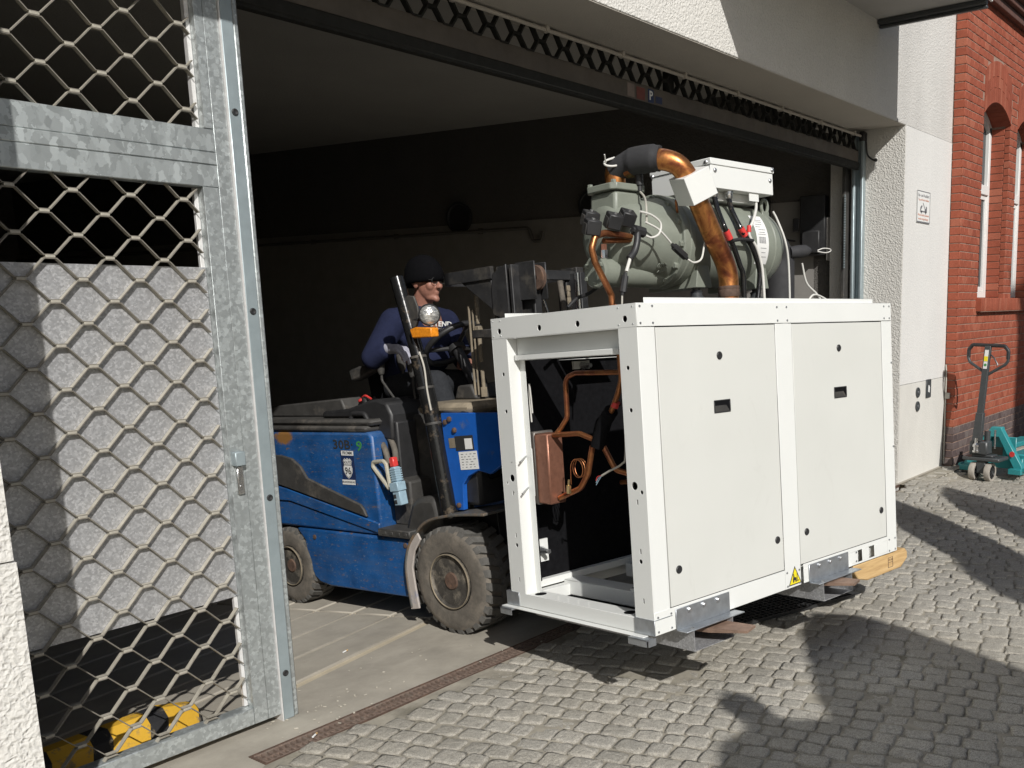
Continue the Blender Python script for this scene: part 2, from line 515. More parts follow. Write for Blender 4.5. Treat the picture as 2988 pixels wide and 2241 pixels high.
def m_blue():
    t = NT('worn_blue_paint'); co = t.co()
    a = t.noise(5, 5, .7, co)
    c = t.ramp(a, [(.3, (.008, .052, .165)), (.6, (.011, .085, .265)), (.8, (.018, .11, .32))])
    # dust streaks
    d = t.noise(3, 6, .75, co, (2, .5, 5))
    c = t.mix(t.ramp(d, [(.46, (0, 0, 0)), (.78, (.38,)*3)]), c, (.11, .13, .15))
    # rust and scratches, long along the body, gathered towards the seams
    s1 = t.noise(9, 7, .8, co, (1, 1.1, 7.5))
    s2 = t.noise(34, 5, .7, co, (1, .8, 2.2))
    k = t.math('ADD', t.math('MULTIPLY', s1, .72), t.math('MULTIPLY', s2, .36))
    c = t.mix(t.ramp(k, [(.618, (0, 0, 0)), (.66, (1, 1, 1))]), c, (.17, .10, .05))
    k2 = t.noise(50, 4, .7, co, (1, .7, 2.6))
    c = t.mix(t.ramp(k2, [(.62, (0, 0, 0)), (.69, (.6,)*3)]), c, (.27, .27, .26))
    vd = t.node('ShaderNodeVectorMath'); vd.operation = 'DISTANCE'; vd.inputs[1].default_value = (.034, 1.36, 2.0)
    mpp = t.node('ShaderNodeMapping'); mpp.inputs['Scale'].default_value = (1, 1, 2.0); t.link(co, mpp.inputs['Vector']); t.link(mpp.outputs['Vector'], vd.inputs[0])
    rp = t.math('ADD', vd.outputs['Value'], t.math('MULTIPLY', t.noise(30, 4, .7, co), .10))
    c = t.mix(t.ramp(rp, [(.115, (1, 1, 1)), (.145, (0, 0, 0))]), c, (.25, .125, .04))
    r = t.ramp(a, [(.3, (.35,)*3), (.8, (.6,)*3)])
    t.bump(t.noise(30, 4, .6, co), .12, .004)
    return t.set(c, r, 0)
M['blue'] = m_blue()
M['blue2'] = plain('bright_blue_paint', (.012, .10, .42), .38, 0, .12, 12, .05, dirt=(.16, .16, .15), dirtamt=.18)

def m_granite(name, rnd):
    t = NT(name); p = t.co('Position')
    if rnd == 'island':
        g = t.node('ShaderNodeNewGeometry'); r = g.outputs['Random Per Island']
    else:
        r = t.node('ShaderNodeObjectInfo').outputs['Random']
    base = t.ramp(r, [(0, (.41, .388, .338)), (.35, (.50, .472, .41)), (.7, (.45, .428, .38)), (1, (.54, .505, .435))])
    sp = t.noise(230, 3, .7, p)
    c = t.mix(t.ramp(sp, [(.42, (.75,)*3), (.55, (0, 0, 0))]), base, (.19, .18, .16))
    md = t.noise(62, 4, .7, p)
    c = t.mix(t.ramp(md, [(.34, (.45,)*3), (.50, (0, 0, 0))]), c, (.22, .21, .185))
    c = t.mix(t.ramp(md, [(.56, (0, 0, 0)), (.70, (.5,)*3)]), c, (.60, .56, .47))
    sp2 = t.noise(160, 2, .6, p)
    c = t.mix(t.ramp(sp2, [(.57, (0, 0, 0)), (.66, (.6,)*3)]), c, (.58, .55, .49))
    st = t.noise(1.1, 5, .65, p)
    c = t.mix(t.ramp(st, [(.42, (.32,)*3), (.6, (0, 0, 0))]), c, (.24, .215, .17))
    n = t.bump(t.noise(130, 4, .7, p), .75, .006)
    t.bump(t.noise(34, 4, .65, p), .6, .010, n)
    return t.set(c, .85, 0, .25)
M['sett'] = m_granite('granite_sett', 'object')
M['sett_far'] = m_granite('granite_setts', 'island')

def m_brick(name, rnd, stops):
    t = NT(name); p = t.co('Position')
    if rnd == 'island':
        g = t.node('ShaderNodeNewGeometry'); r = g.outputs['Random Per Island']
    else:
        r = t.node('ShaderNodeObjectInfo').outputs['Random']
    base = t.ramp(r, stops)
    f = t.noise(9, 4, .6, p)
    c = t.mix(t.ramp(f, [(.4, (0, 0, 0)), (.75, (.3,)*3)]), base, tuple(min(1, x*1.5+.02) for x in stops[1][1]))
    f2 = t.noise(70, 3, .6, p)
    c = t.mix(t.ramp(f2, [(.3, (.4,)*3), (.45, (0, 0, 0))]), c, tuple(x*.55 for x in stops[0][1]))
    t.bump(t.noise(90, 3, .6, p), .25, .003)
    return t.set(c, .72, 0, .3)
RB = [(0, (.235, .060, .033)), (.35, (.30, .078, .042)), (.75, (.265, .070, .038)), (1, (.345, .115, .068))]
DB = [(0, (.075, .052, .05)), (.5, (.115, .085, .08)), (1, (.15, .12, .11))]
M['brick'] = m_brick('red_brick', 'object', RB)
M['brick_far'] = m_brick('red_bricks', 'island', RB)
M['clinker'] = m_brick('dark_clinker', 'object', DB)
M['clinker_far'] = m_brick('dark_clinkers', 'island', DB)
M['mortar'] = plain('mortar', (.30, .20, .155), .95, 0, .15, 15, .3)

def m_concrete(name, col, rnd=True):
    t = NT(name); p = t.co('Position')
    f = t.noise(3.5, 6, .7, p)
    c = t.ramp(f, [(.3, tuple(x*.78 for x in col)), (.7, tuple(x*1.12 for x in col))])
    if rnd:
        r = t.node('ShaderNodeObjectInfo').outputs['Random']
        c = t.mix(t.math('MULTIPLY', r, .25), c, tuple(x*.8 for x in col))
    st = t.noise(.9, 6, .7, p, (1, 2, 1))
    c = t.mix(t.ramp(st, [(.55, (0, 0, 0)), (.7, (.45,)*3)]), c, tuple(x*.62 for x in col))
    n = t.bump(t.noise(150, 3, .6, p), .25, .002)
    t.bump(t.noise(14, 4, .6, p), .2, .006, n)
    return t.set(c, .82, 0, .3)
M['slab'] = m_concrete('ramp_concrete', (.375, .345, .290))
M['screed'] = m_concrete('dusty_screed', (.375, .345, .290), False)
M['joint'] = m_concrete('joint_filler', (.54, .47, .35), False)

def m_copper(name, seed, dark=.5):
    t = NT(name); co = t.co()
    f = t.noise(9, 5, .65, co, (1, 1, 1), .8)
    c = t.ramp(f, [(.26, (.07, .022, .018)), (.40, (.30, .095, .04)), (.52, (.58, .25, .075)), (.60, (.36, .16, .045)), (.72, (.20, .10, .04)), (.86, (.10, .045, .03))])
    c = t.mix(dark, c, (.30, .115, .065))
    t.bump(t.noise(22, 4, .6, co), .12, .004)
    r = t.ramp(t.noise(14, 3, .6, co), [(.3, (.26,)*3), (.7, (.45,)*3)])
    return t.set(c, r, .85)
M['copper'] = m_copper('heat_tinted_copper', 1, .12)
M['copper_thin'] = m_copper('copper_pipe', 2, .55)
M['copper_plate'] = plain('brazed_copper_plates', (.27, .125, .082), .45, .6, .15, 40)
def m_timber():
    t = NT('raw_timber'); co = t.co()
    f = t.noise(14, 5, .6, co, (.35, 4, 4), .5)
    c = t.ramp(f, [(.3, (.40, .25, .11)), (.55, (.56, .38, .18)), (.8, (.64, .46, .25))])
    t.bump(f, .15, .004)
    return t.set(c, .75, 0, .3)
M['timber'] = m_timber()
def m_stripes():
    t = NT('yellow_black_bands'); co = t.co()
    sp = t.node('ShaderNodeSeparateXYZ'); t.link(co, sp.inputs[0])
    s = t.math('ADD', sp.outputs[0], t.math('MULTIPLY', sp.outputs[2], -.28))
    m = t.math('FRACT', t.math('MULTIPLY', s, 4.6))
    c = t.ramp(m, [(0, (.018, .018, .02)), (.335, (.018, .018, .02)), (.345, (.62, .36, .03)), (.995, (.62, .36, .03))])
    d = t.noise(20, 5, .7, co)
    c = t.mix(t.ramp(d, [(.56, (0, 0, 0)), (.66, (.8,)*3)]), c, (.19, .155, .10))
    t.bump(t.noise(60, 3, .6, co), .3, .004)
    return t.set(c, .7, 0)
M['stripes'] = m_stripes()
def m_lens():
    t = NT('headlamp_glass'); co = t.co()
    f = t.noise(55, 2, .5, co, (1, 1, 3))
    c = t.ramp(f, [(.3, (.25, .25, .24)), (.6, (.75, .75, .72))])
    t.bump(f, .5, .006)
    return t.set(c, .12, .7)
M['lens'] = m_lens()
M['yellow'] = plain('warning_yellow', (.80, .66, .02), .5, 0, .03, 10)
M['green_ink'] = plain('green_ink', (.05, .24, .07), .6, 0, .1, 20)
M['plug_blue'] = plain('plug_grey_blue', (.28, .40, .48), .5, 0, .12, 30)
M['plug_cream'] = plain('plug_cream', (.38, .36, .29), .55, 0, .15, 25)
M['navy_print'] = plain('sticker_navy', (.015, .03, .09), .5, 0, .1, 10)
M['cloth'] = plain('shade_cloth', (.30, .28, .24), .9, 0, .08, 20)
# ================================================================ THE SETTING
def cam_project(p):
    q = cam.matrix_world.inverted() @ Vector(p)
    if q.z > -0.05: return None
    return (q.x / -q.z * 2055 + 1432) / 2212, (-q.y / -q.z * 2055 + 1029) / 1659, -q.z
bpy.context.view_layer.update()

def gz(x, y):                                       # gentle unevenness of the paving
    q = min(max((x - 8.3)/.9, 0), 1); q = q*q*(3-2*q)
    return -.075*q*min(max((3.15-y)/.35, 0), 1) + .010 * noise.noise(Vector((x*.9, y*.9, 0))) + .006 * noise.noise(Vector((x*2.3, y*2.3, 4)))

# ---- street ground: joint bed and granite setts
g = MB()
nx, ny = 60, 40
xs = [-40 + 100*i/nx for i in range(nx+1)]
xs = sorted(set([-60, -30, -15, -6, -2] + [-.5 + .25*i for i in range(60)] + [15, 20, 30, 60]))
ys = sorted(set([-60, -30, -15, -8, -5] + [-4 + .25*i for i in range(29)]))
ys = [y for y in ys if y < 3.06] + [3.058]
for y in ys:
    for x in xs: g.v.append(Vector((x, y, -.0012 + gz(x, y) + .004*max(0, 1-abs(y-3.0)/.9)*(.6+noise.noise(Vector((x*2, y*2, 7)))))))
W_ = len(xs)
for j in range(len(ys)-1):
    for i in range(W_-1):
        g.f.append([j*W_+i, j*W_+i+1, (j+1)*W_+i+1, (j+1)*W_+i])
ground = tag(g.build('ground', M['ground_base'], recalc=False), kind='structure')
g = MB()
for (x0, x1, y1) in ((-60, .98, 2.9), (8.252, 9.452, 3.22), (9.45, 60, 3.12)):
    g.add([(x0, 3.0, -.010), (x1, 3.0, -.010), (x1, y1, -.006), (x0, y1, -.006)], [[0, 1, 2, 3]])
g.build('joint_bed', M['ground_base'], ground, recalc=False)

def sett_mesh(k):
    rnd = random.Random(k)
    L, Wd = .5, .5
    n = 20
    base = []
    for i in range(n):
        a = 2*math.pi*(i+.5)/n
        c, s_ = math.cos(a), math.sin(a)
        p = 11.0
        rr = 1 / (abs(c)**p + abs(s_)**p)**(1/p)
        base.append((c*rr*L*(1+rnd.uniform(-.08, .04)), s_*rr*Wd*(1+rnd.uniform(-.09, .05))))
    mb = MB()
    for (ins, z) in ((1.0, -.030), (.995, .0), (.965, .0042), (.78, .0058), (.38, .0064)):
        for (x, y) in base:
            mb.v.append(Vector((x*ins, y*ins, z + (rnd.uniform(-.0018, .0018) if z > 0.001 else 0))))
    mb.v.append(Vector((0, 0, .0064)))
    for r in range(4):
        for i in range(n):
            j = (i+1) % n
            mb.f.append([r*n+i, r*n+j, (r+1)*n+j, (r+1)*n+i])
    for i in range(n):
        mb.f.append([4*n+i, 4*n+(i+1) % n, 5*n])
    return mb
SETTS = [sett_mesh(100+i) for i in range(16)]
SETT_ME = []
for i, s_ in enumerate(SETTS):
    me = s_.mesh('sett', 70, False); me.materials.append(M['sett']); SETT_ME.append(me)
spots = []
row_ang0 = math.radians(-76)
v = -4.0
r1 = Vector((math.cos(row_ang0), math.sin(row_ang0))); r2 = Vector((-r1.y, r1.x))
org = Vector((3.3, 1.4))
row = 0
a = -3.2
while a < 11.5:
    wdt = random.uniform(.086, .108)
    b = -5.5 + random.uniform(0, .12)
    while b < 5.5:
        ln = random.choice((random.uniform(.085, .11), random.uniform(.105, .14), random.uniform(.095, .125)))
        bend = .10*math.sin(a*.55 + .8) + .03*noise.noise(Vector((a*1.4, b*.5, 3)))
        cpos = org + r2*(a + wdt/2 + .05*noise.noise(Vector((b*.8, a*.35, 9)))) + r1*(b + ln/2)
        x, y = cpos.x, cpos.y
        x += .14*math.sin(y*.5 + .4)*.5
        lim = 3.045 if x < 8.2 else (3.17 if x < 9.4 else 3.07)
        if -1.0 < x < 14 and -3.0 < y < lim - .028:
            if not (x < .99 and y > 2.72):
                ang = math.atan2(r1.y, r1.x) + random.gauss(0, .055) + .10*noise.noise(Vector((x*.5, y*.5, 1)))
                spots.append((x, y, ln - random.uniform(.003, .009), wdt - random.uniform(.002, .008), ang, random.randrange(16), random.gauss(.0, .0026)))
        b += ln
    a += wdt
def vis(sp):
    p = cam_project((sp[0], sp[1], 0))
    if p is None: return None
    if -.02 < p[0] < 1.02 and -.02 < p[1] < 1.03: return p[2]
    return None
dist = [(vis(s_), i) for i, s_ in enumerate(spots)]
near = sorted([d for d in dist if d[0] is not None])[:300]
near_set = set(i for _, i in near)
far = MB()
for i, (x, y, ln, wd, ang, k, dz) in enumerate(spots):
    z = gz(x, y) + dz
    tx, ty = random.gauss(0, .028), random.gauss(0, .028)
    if i in near_set:
        inst('sett', SETT_ME[k], ground, (x, y, z), (tx, ty, ang), (ln, wd, 1))
    else:
        Mx = Matrix.LocRotScale(Vector((x, y, z)), Matrix.Rotation(ang, 3, 'Z') @ Matrix.Rotation(tx, 3, 'X') @ Matrix.Rotation(ty, 3, 'Y'), Vector((ln, wd, 1)))
        far.add(SETTS[k].v, SETTS[k].f, Mx)
tag(far.build('setts', M['sett_far'], ground, 70, recalc=False), kind='stuff')

# ---- garage floor: a ramp of slanting concrete planks behind a screed threshold
KR = .0518
def rz(y): return -KR*(y-3.3) if y > 3.3 else 0.0
fl = MB()
pts = [-8, .5, 3, 6, 9.4]
fy = [3.162, 3.3, 3.47, 17]
for y in fy:
    for x in pts: fl.v.append(Vector((x, y, (.0005 if y < 3.4 else -.012) + rz(y))))
for j in range(3):
    for i in range(4): fl.f.append([j*5+i, j*5+i+1, (j+1)*5+i+1, (j+1)*5+i])
floor = tag(fl.build('garage_floor', M['joint'], recalc=False), kind='structure')
A_ = Vector((.975, .222)); B_ = Vector((-.222, .975)); O_ = Vector((3.2, 4.50))
SL = {}
def slab_mesh(L, Wd):
    key = (round(L, 2), round(Wd, 2))
    if key not in SL:
        mb = MB(); mb.box(-L/2, L/2, -Wd/2, Wd/2, -.03, 0, .006)
        me = mb.mesh('slab'); me.materials.append(M['slab']); SL[key] = me
    return SL[key]
pitch = -math.atan(KR)
for r in range(-7, 46):
    wv = .265
    yo = (r + .28)*wv
    for c in (-4, -3, -2, -1, 0, 1, 2):
        L = 1.95
        cc = (c + .5)*L
        p = O_ + A_*cc + B_*yo
        if p.x < -1.5 or p.x > 8.6 or p.y < 3.36 or p.y > 16: continue
        lo = p.y - abs(A_.y)*L/2 - wv/2
        LL = L; dx = 0
        if lo < 3.47:                                # clip by the threshold: shorten on its near end
            ymax_cut = 3.50 + wv/2
            need = (ymax_cut - lo) / A_.y
            if need > L - .3: continue
            LL = L - need; dx = need/2
        q = O_ + A_*(cc + dx) + B_*yo
        o = inst('slab', slab_mesh(LL - .018, wv - .02), floor, (q.x, q.y, rz(q.y) + .002))
        o.rotation_mode = 'QUATERNION'
        o.rotation_quaternion = (Matrix.Rotation(pitch, 3, 'X') @ Matrix.Rotation(math.atan2(A_.y, A_.x), 3, 'Z')).to_quaternion()
th = MB()
th.add([(-8, 3.163, .002), (9.4, 3.163, .002), (9.4, 3.3, .0025), (9.4, 3.50, rz(3.5)+.003), (-8, 3.50, rz(3.5)+.003), (-8, 3.3, .0025)], [[0, 1, 2, 5], [5, 2, 3, 4]])
th.add([(-8, 3.035, .001), (1.791, 3.035, .001), (1.791, 3.164, .0018), (-8, 3.164, .0018)], [[0, 1, 2, 3]])
th.build('threshold', M['screed'], floor, recalc=False)
# triangular infill of screed between threshold and the first slanting plank
th = MB(); 
ysl = lambda x: 3.625 + .2257*(x-2.249)
th.add([(1.70, 3.499, rz(3.499)+.0014), (5.0, 3.499, rz(3.499)+.0014), (5.0, ysl(5.0), rz(ysl(5.0))+.0014)], [[0, 1, 2]])
th.add([(5.0, 3.499, rz(3.499)+.0014), (8.2, 3.499, rz(3.499)+.0014), (8.2, ysl(8.2), rz(ysl(8.2))+.0014), (5.0, ysl(5.0), rz(ysl(5.0))+.0014)], [[0, 1, 2, 3]])
th.build('screed_edge', M['screed'], floor, recalc=False)

# ---- drain channel with cast iron grates
dr = thing('drain_channel', 'rusty slotted drain channel running along the garage threshold', 'drain', (0, 0, 0))
mb = MB()
mb.box(1.80, 8.2, 3.054, 3.063, -.02, .004); mb.box(1.80, 8.2, 3.158, 3.166, -.02, .004)
mb.box(1.792, 1.80, 3.054, 3.166, -.02, .004)
mb.build('frame', M['rust'], dr)
mb = MB(); mb.box(1.80, 8.2, 3.0631, 3.1579, -.08, -.05); mb.build('channel', M['insul'], dr)
bar = MB()
NB = 20; GL = .5
bar.box(0, GL-.004, 3.0635, 3.074, -.014, .003, .0015); bar.box(0, GL-.004, 3.147, 3.1575, -.014, .003, .0015)
bar.box(0, GL-.004, 3.108, 3.113, -.014, .0005)
for i in range(NB+1):
    x = i*(GL-.010)/NB
    bar.box(x, x+.0115, 3.0735, 3.1475, -.014, .0022, .0012)
gm = bar.mesh('grate'); gm.materials.append(M['grate'])
for i in range(12): inst('grate', gm, dr, (1.806 + i*GL, 0, 0))

# ---- steel grating let into the paving beyond the load
fg = thing('floor_grating', 'black steel mesh grating lying in the paving beneath the white unit', 'grating', (0, 0, 0))
mb = MB()
ax = Vector((.94, -.34, 0)).normalized(); ay = Vector((.34, .94, 0)).normalized()
fo = Vector((4.05, 2.62, .012))
Mg = Matrix(((ax.x, ay.x, 0, fo.x), (ax.y, ay.y, 0, fo.y), (0, 0, 1, fo.z), (0, 0, 0, 1)))
for i in range(0, 26): mb.box(i*.034, i*.034+.004, -.26, .10, .0, .014, 0, Mg)
for j in range(0, 12): mb.box(0, .85, -.26+j*.0325, -.26+j*.0325+.004, .002, .0135, 0, Mg)
mb.box(-.006, .86, -.266, -.258, 0, .016, 0, Mg); mb.box(-.006, .86, .098, .106, 0, .016, 0, Mg)
mb.build('mesh', M['black'], fg)

# ================================================================ RENDERED GARAGE BUILDING
gb = thing('garage_building', 'white rendered building with the wide open garage entrance', 'building', (0, 0, 0))
def part(name, mat, *boxes, parent=gb, ch=.0, bevel=0):
    mb = MB()
    for b in boxes: mb.box(*b, ch)
    return mb.build(name, mat, parent, bevel=bevel)
part('lintel', M['stucco'], (2.3, 7.88, 3.135, 3.62, 3.108, 6.5), bevel=.006)
part('pier', M['stucco_fine'], (8.252, 9.448, 3.2, 3.9, .90, 3.138))
part('pier_reveal', M['stucco'], (8.244, 8.2515, 3.204, 3.9, 0, 3.138))
part('pier_base', M['stucco_base'], (8.2525, 9.445, 3.197, 3.9, -.02, .896))
part('pier_top', M['stucco_band'], (7.8805, 9.446, 3.203, 3.9, 3.1425, 6.5))
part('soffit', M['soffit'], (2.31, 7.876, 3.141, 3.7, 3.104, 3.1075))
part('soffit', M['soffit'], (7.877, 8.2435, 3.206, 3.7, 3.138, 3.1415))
part('end_wall', M['stucco'], (-6, .982, 2.755, 3.22, .993, 3.30), (-6, .60, 3.2, 3.46, 0, 3.3))
part('end_wall_base', M['stucco'], (-6, .986, 2.75, 3.22, -.02, .988))
part('side_lintel', M['stucco'], (-6, 2.30, 2.72, 3.60, 3.3005, 6.5), (-6, 2.298, 2.74, 3.60, 3.142, 3.300))
part('bay', M['stucco_band'], (4.80, 7.465, 2.298, 3.1345, 3.83, 7.5))
part('bay_underside', M['canopy'], (4.79, 7.47, 2.290, 3.1345, 3.795, 3.829))
mb = MB(); mb.box(7.415, 7.477, 2.30, 3.13, 3.757, 3.7945, .006); mb.box(7.45, 7.483, 2.30, 3.13, 3.735, 3.7565, .004)
mb.build('drip_profile', M['dark_grey_paint'], gb)
part('bay_fascia', M['window_white'], (4.785, 7.50, 2.272, 2.289, 3.78, 3.92), bevel=.006)
# interior
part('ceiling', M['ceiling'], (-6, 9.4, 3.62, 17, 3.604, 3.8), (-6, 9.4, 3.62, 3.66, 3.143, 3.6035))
Ui = Vector((-.157, .988, 0)); Ni = Vector((.988, .157, 0)); Pi = Vector((8.35, 3.9, 0))
Mi = Matrix(((Ni.x, Ui.x, 0, Pi.x), (Ni.y, Ui.y, 0, Pi.y), (0, 0, 1, 0), (0, 0, 0, 1)))
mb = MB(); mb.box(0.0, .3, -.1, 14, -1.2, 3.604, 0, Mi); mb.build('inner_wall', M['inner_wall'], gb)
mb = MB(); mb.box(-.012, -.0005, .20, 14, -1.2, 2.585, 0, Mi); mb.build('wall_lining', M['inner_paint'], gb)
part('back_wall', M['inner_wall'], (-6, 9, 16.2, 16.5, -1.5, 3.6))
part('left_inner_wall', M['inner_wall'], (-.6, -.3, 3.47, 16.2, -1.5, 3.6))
part('pier_footing', M['stucco_base'], (8.2525, 9.445, 3.1975, 3.9, -.3, -.0205))

# things on the inner wall
def on_wall(u, z, off=0.0):
    p = Pi + Ui*u - Ni*(.013+off); return Vector((p.x, p.y, z))
mb = MB()
mb.tube(fillet([on_wall(13, 2.50, .03), on_wall(3.35, 2.50, .03), on_wall(3.30, 2.36, .03), on_wall(3.18, 2.36, .03), on_wall(3.18, 2.46, .03)], .05), .018, 8)
for u in (4, 5.2, 6.5, 8): mb.tube([on_wall(u, 2.47, .01), on_wall(u, 2.53, .01)], .03, 6)
tag(mb.build('wall_pipe', M['inner_wall']), 'dark pipe running along the inside garage wall', 'pipe')
for (u, z, r, lb) in ((4.28, 2.66, .17, 'dark round wall vent inside garage above the pipe'), (2.58, 2.69, .15, 'dark round wall vent inside garage behind the compressor')):
    mb = MB(); c = on_wall(u, z)
    mb.lathe([(r, .0), (r, .03), (r*.88, .035), (r*.82, .012), (0.0, .010)], c, -Ni, 28)
    tag(mb.build('wall_vent', M['black']), lb, 'vent', 'round vents on the inner garage wall')
mb = MB()
a0 = on_wall(.02, 2.2)
cb = thing('control_cabinet', 'black control cabinet with cables on the inner wall beside the track', 'cabinet')
mb = MB(); mb.box(-.13, -.014, .06, .30, 2.08, 2.62, .008, Mi); mb.build('case', M['black'], cb)
mb = MB(); mb.box(-.20, -.131, .09, .26, 2.10, 2.30, .01, Mi); mb.box(-.155, -.131, .30, .36, 2.30, 2.42, .006, Mi); mb.build('motor', M['black'], cb)
mb = MB(); mb.box(-.10, -.014, -.08, .055, 2.03, 2.42, .006, Mi); mb.build('grey_box', M['inner_paint'], cb)
hz = thing('hanging_motor', 'dark drive unit with trailing cable hanging high on the inner wall', 'motor')
mb = MB(); mb.box(-.12, -.014, .62, .80, 2.42, 2.66, .015, Mi); mb.tube(spline([on_wall(.70, 2.66, .05), on_wall(.74, 2.80, .06), on_wall(.92, 2.82, .05), on_wall(.98, 2.78, .03)]), .018, 8)
mb.sphere(on_wall(.84, 2.40, .06), .06); mb.build('body', M['black'], hz)
mb = MB(); mb.tube(spline([on_wall(.80, 2.36, .05), on_wall(.66, 2.28, .07), on_wall(.36, 2.22, .06)]), .009, 6); mb.build('cable', M['black'], hz)

# ================================================================ OVERHEAD ROLLING GRILLE
rg = thing('rolling_grille', 'dark overhead rolling grille raised above the garage entrance', 'grille')
mb = MB(); mb.box(2.0, 8.17, 3.60, 3.66, 2.862, 2.955, .003); mb.box(2.0, 8.17, 3.604, 3.68, 2.955, 2.962); mb.build('header', M['dark_steel'], rg)
mb = MB(); mb.box(2.0, 8.17, 3.59, 3.68, 2.806, 2.8615, .006); mb.box(2.0, 8.17, 3.596, 3.62, 2.795, 2.806); mb.build('bottom_bar', M['black_lattice'], rg)
def zigzag(x0, x1, zc, amp, pitch, flat, up0, y0, y1, t, ph=0.0):
    """one folded strip: flats and diagonals"""
    pts = []
    x = x0 + ph - pitch
    k = 0
    half = pitch/2
    run = half - flat
    up = up0
    while x < x1 + pitch:
        z = zc + (amp if up else -amp)
        pts.append((x - flat/2, z)); pts.append((x + flat/2, z))
        x += half; up = not up
    # clip
    P = []
    for i in range(len(pts)-1):
        (ax_, az), (bx, bz) = pts[i], pts[i+1]
        if bx < x0 or ax_ > x1: continue
        def at(xx): return (xx, az + (bz-az)*(xx-ax_)/(bx-ax_)) if bx > ax_ else (xx, az)
        a_ = (ax_, az) if ax_ >= x0 else at(x0)
        b_ = (bx, bz) if bx <= x1 else at(x1)
        if not P: P.append(a_)
        P.append(b_)
    mb = MB()
    n = len(P); up_, dn = [], []
    for i, (x, z) in enumerate(P):
        a_ = P[max(i-1, 0)]; b_ = P[min(i+1, n-1)]
        d = Vector((b_[0]-a_[0], b_[1]-a_[1])).normalized()
        nx_, nz_ = -d.y*t/2, d.x*t/2
        up_.append((x+nx_, z+nz_)); dn.append((x-nx_, z-nz_))
    for (x, z) in up_: mb.v += [Vector((x, y0, z)), Vector((x, y1, z))]
    for (x, z) in dn: mb.v += [Vector((x, y0, z)), Vector((x, y1, z))]
    o = 2*n
    for i in range(n-1):
        a_, b_ = 2*i, 2*i+2
        mb.f += [[a_, a_+1, b_+1, b_], [o+a_, o+b_, o+b_+1, o+a_+1], [a_, b_, o+b_, o+a_], [a_+1, o+a_+1, o+b_+1, b_+1]]
    mb.f += [[0, o, o+1, 1], [2*n-2, 2*n-1, o+2*n-1, o+2*n-2]]
    return mb
zigzag(2.0, 8.16, 2.992, .030, .190, .05, False, 3.598, 3.63, .010, .056).build('lattice_strip', M['black_lattice'], rg, 20)
zigzag(2.0, 8.16, 3.062, .034, .190, .05, True, 3.598, 3.63, .010, .056).build('lattice_strip', M['black_lattice'], rg, 20)
for x in (5.28, 6.62): 
    mb = MB(); mb.box(x, x+.07, 3.64, 3.68, 2.95, 3.13); mb.build('hanger', M['black_lattice'], rg)
mb = MB(); mb.box(8.18, 8.243, 3.56, 3.585, .0, 3.10, .004); mb.box(8.18, 8.243, 3.64, 3.665, 0, 3.10, .004); mb.box(8.235, 8.243, 3.585, 3.64, 0, 3.10)
mb.build('guide_track', M['zinc_post'], rg)
mb = MB(); mb.box(8.12, 8.243, 3.70, 3.73, 0, 2.95, .003); mb.build('guide_track', M['dusty_black'], rg)
sb = MB()
for i in range(46): sb.box(8.10, 8.122, 3.692, 3.70, 1.95+i*.014, 1.957+i*.014)
sb.build('gear_rack', M['zinc_post'], rg)
# conduit clipped under the soffit
cd = thing('conduit', 'thin white conduit clipped along the soffit edge over the entrance', 'conduit')
mb = MB(); mb.tube([(2.3, 3.585, 3.082), (8.20, 3.585, 3.082)], .011, 8); mb.build('tube', M['soffit'], cd)
for i in range(9):
    x = 2.75 + i*.66
    mb = MB(); mb.box(x-.012, x+.012, 3.568, 3.602, 3.068, 3.104, .002); mb.build('clip', M['soffit'], cd)
mb = MB(); mb.box(8.17, 8.24, 3.55, 3.60, 3.04, 3.12, .008); mb.tube(spline([(8.22, 3.555, 3.05), (8.22, 3.54, 2.93), (8.215, 3.49, 2.88), (8.21, 3.46, 2.87)]), .008, 6); mb.sphere((8.21, 3.455, 2.87), .016)
tag(mb.build('limit_switch', M['black']), 'small black switch with dangling lead in upper corner of entrance', 'switch')
# stickers on the header
st = thing('header_sticker', 'row of faded stickers with a white letter P on the header', 'sticker')
def quad(name, mat, org, right, up, w, h, parent, t=.0012, ch=0):
    Mq = face_M(org, right, up); mb = MB(); mb.box(-w/2, w/2, -h/2, h/2, 0, t, ch, Mq); return mb.build(name, mat, parent)
quad('red_sticker', plain('faded_red', (.16, .05, .04), .7), (4.93, 3.5995, 2.905), (1, 0, 0), (0, 0, 1), .085, .07, st)
quad('pale_sticker', plain('faded_pale', (.20, .16, .14), .7), (4.83, 3.5995, 2.91), (1, 0, 0), (0, 0, 1), .07, .075, st)
quad('sign_plate', M['navy_print'], (5.035, 3.5995, 2.907), (1, 0, 0), (0, 0, 1), .058, .078, st)
text('letter', 'P', M['paper'], face_M((5.035, 3.598, 2.907), (1, 0, 0), (0, 0, 1)), .075, st, bold=True)
quad('blue_sticker', plain('faded_blue', (.03, .04, .09), .7), (5.12, 3.5995, 2.895), (1, 0, 0), (0, 0, 1), .07, .04, st)

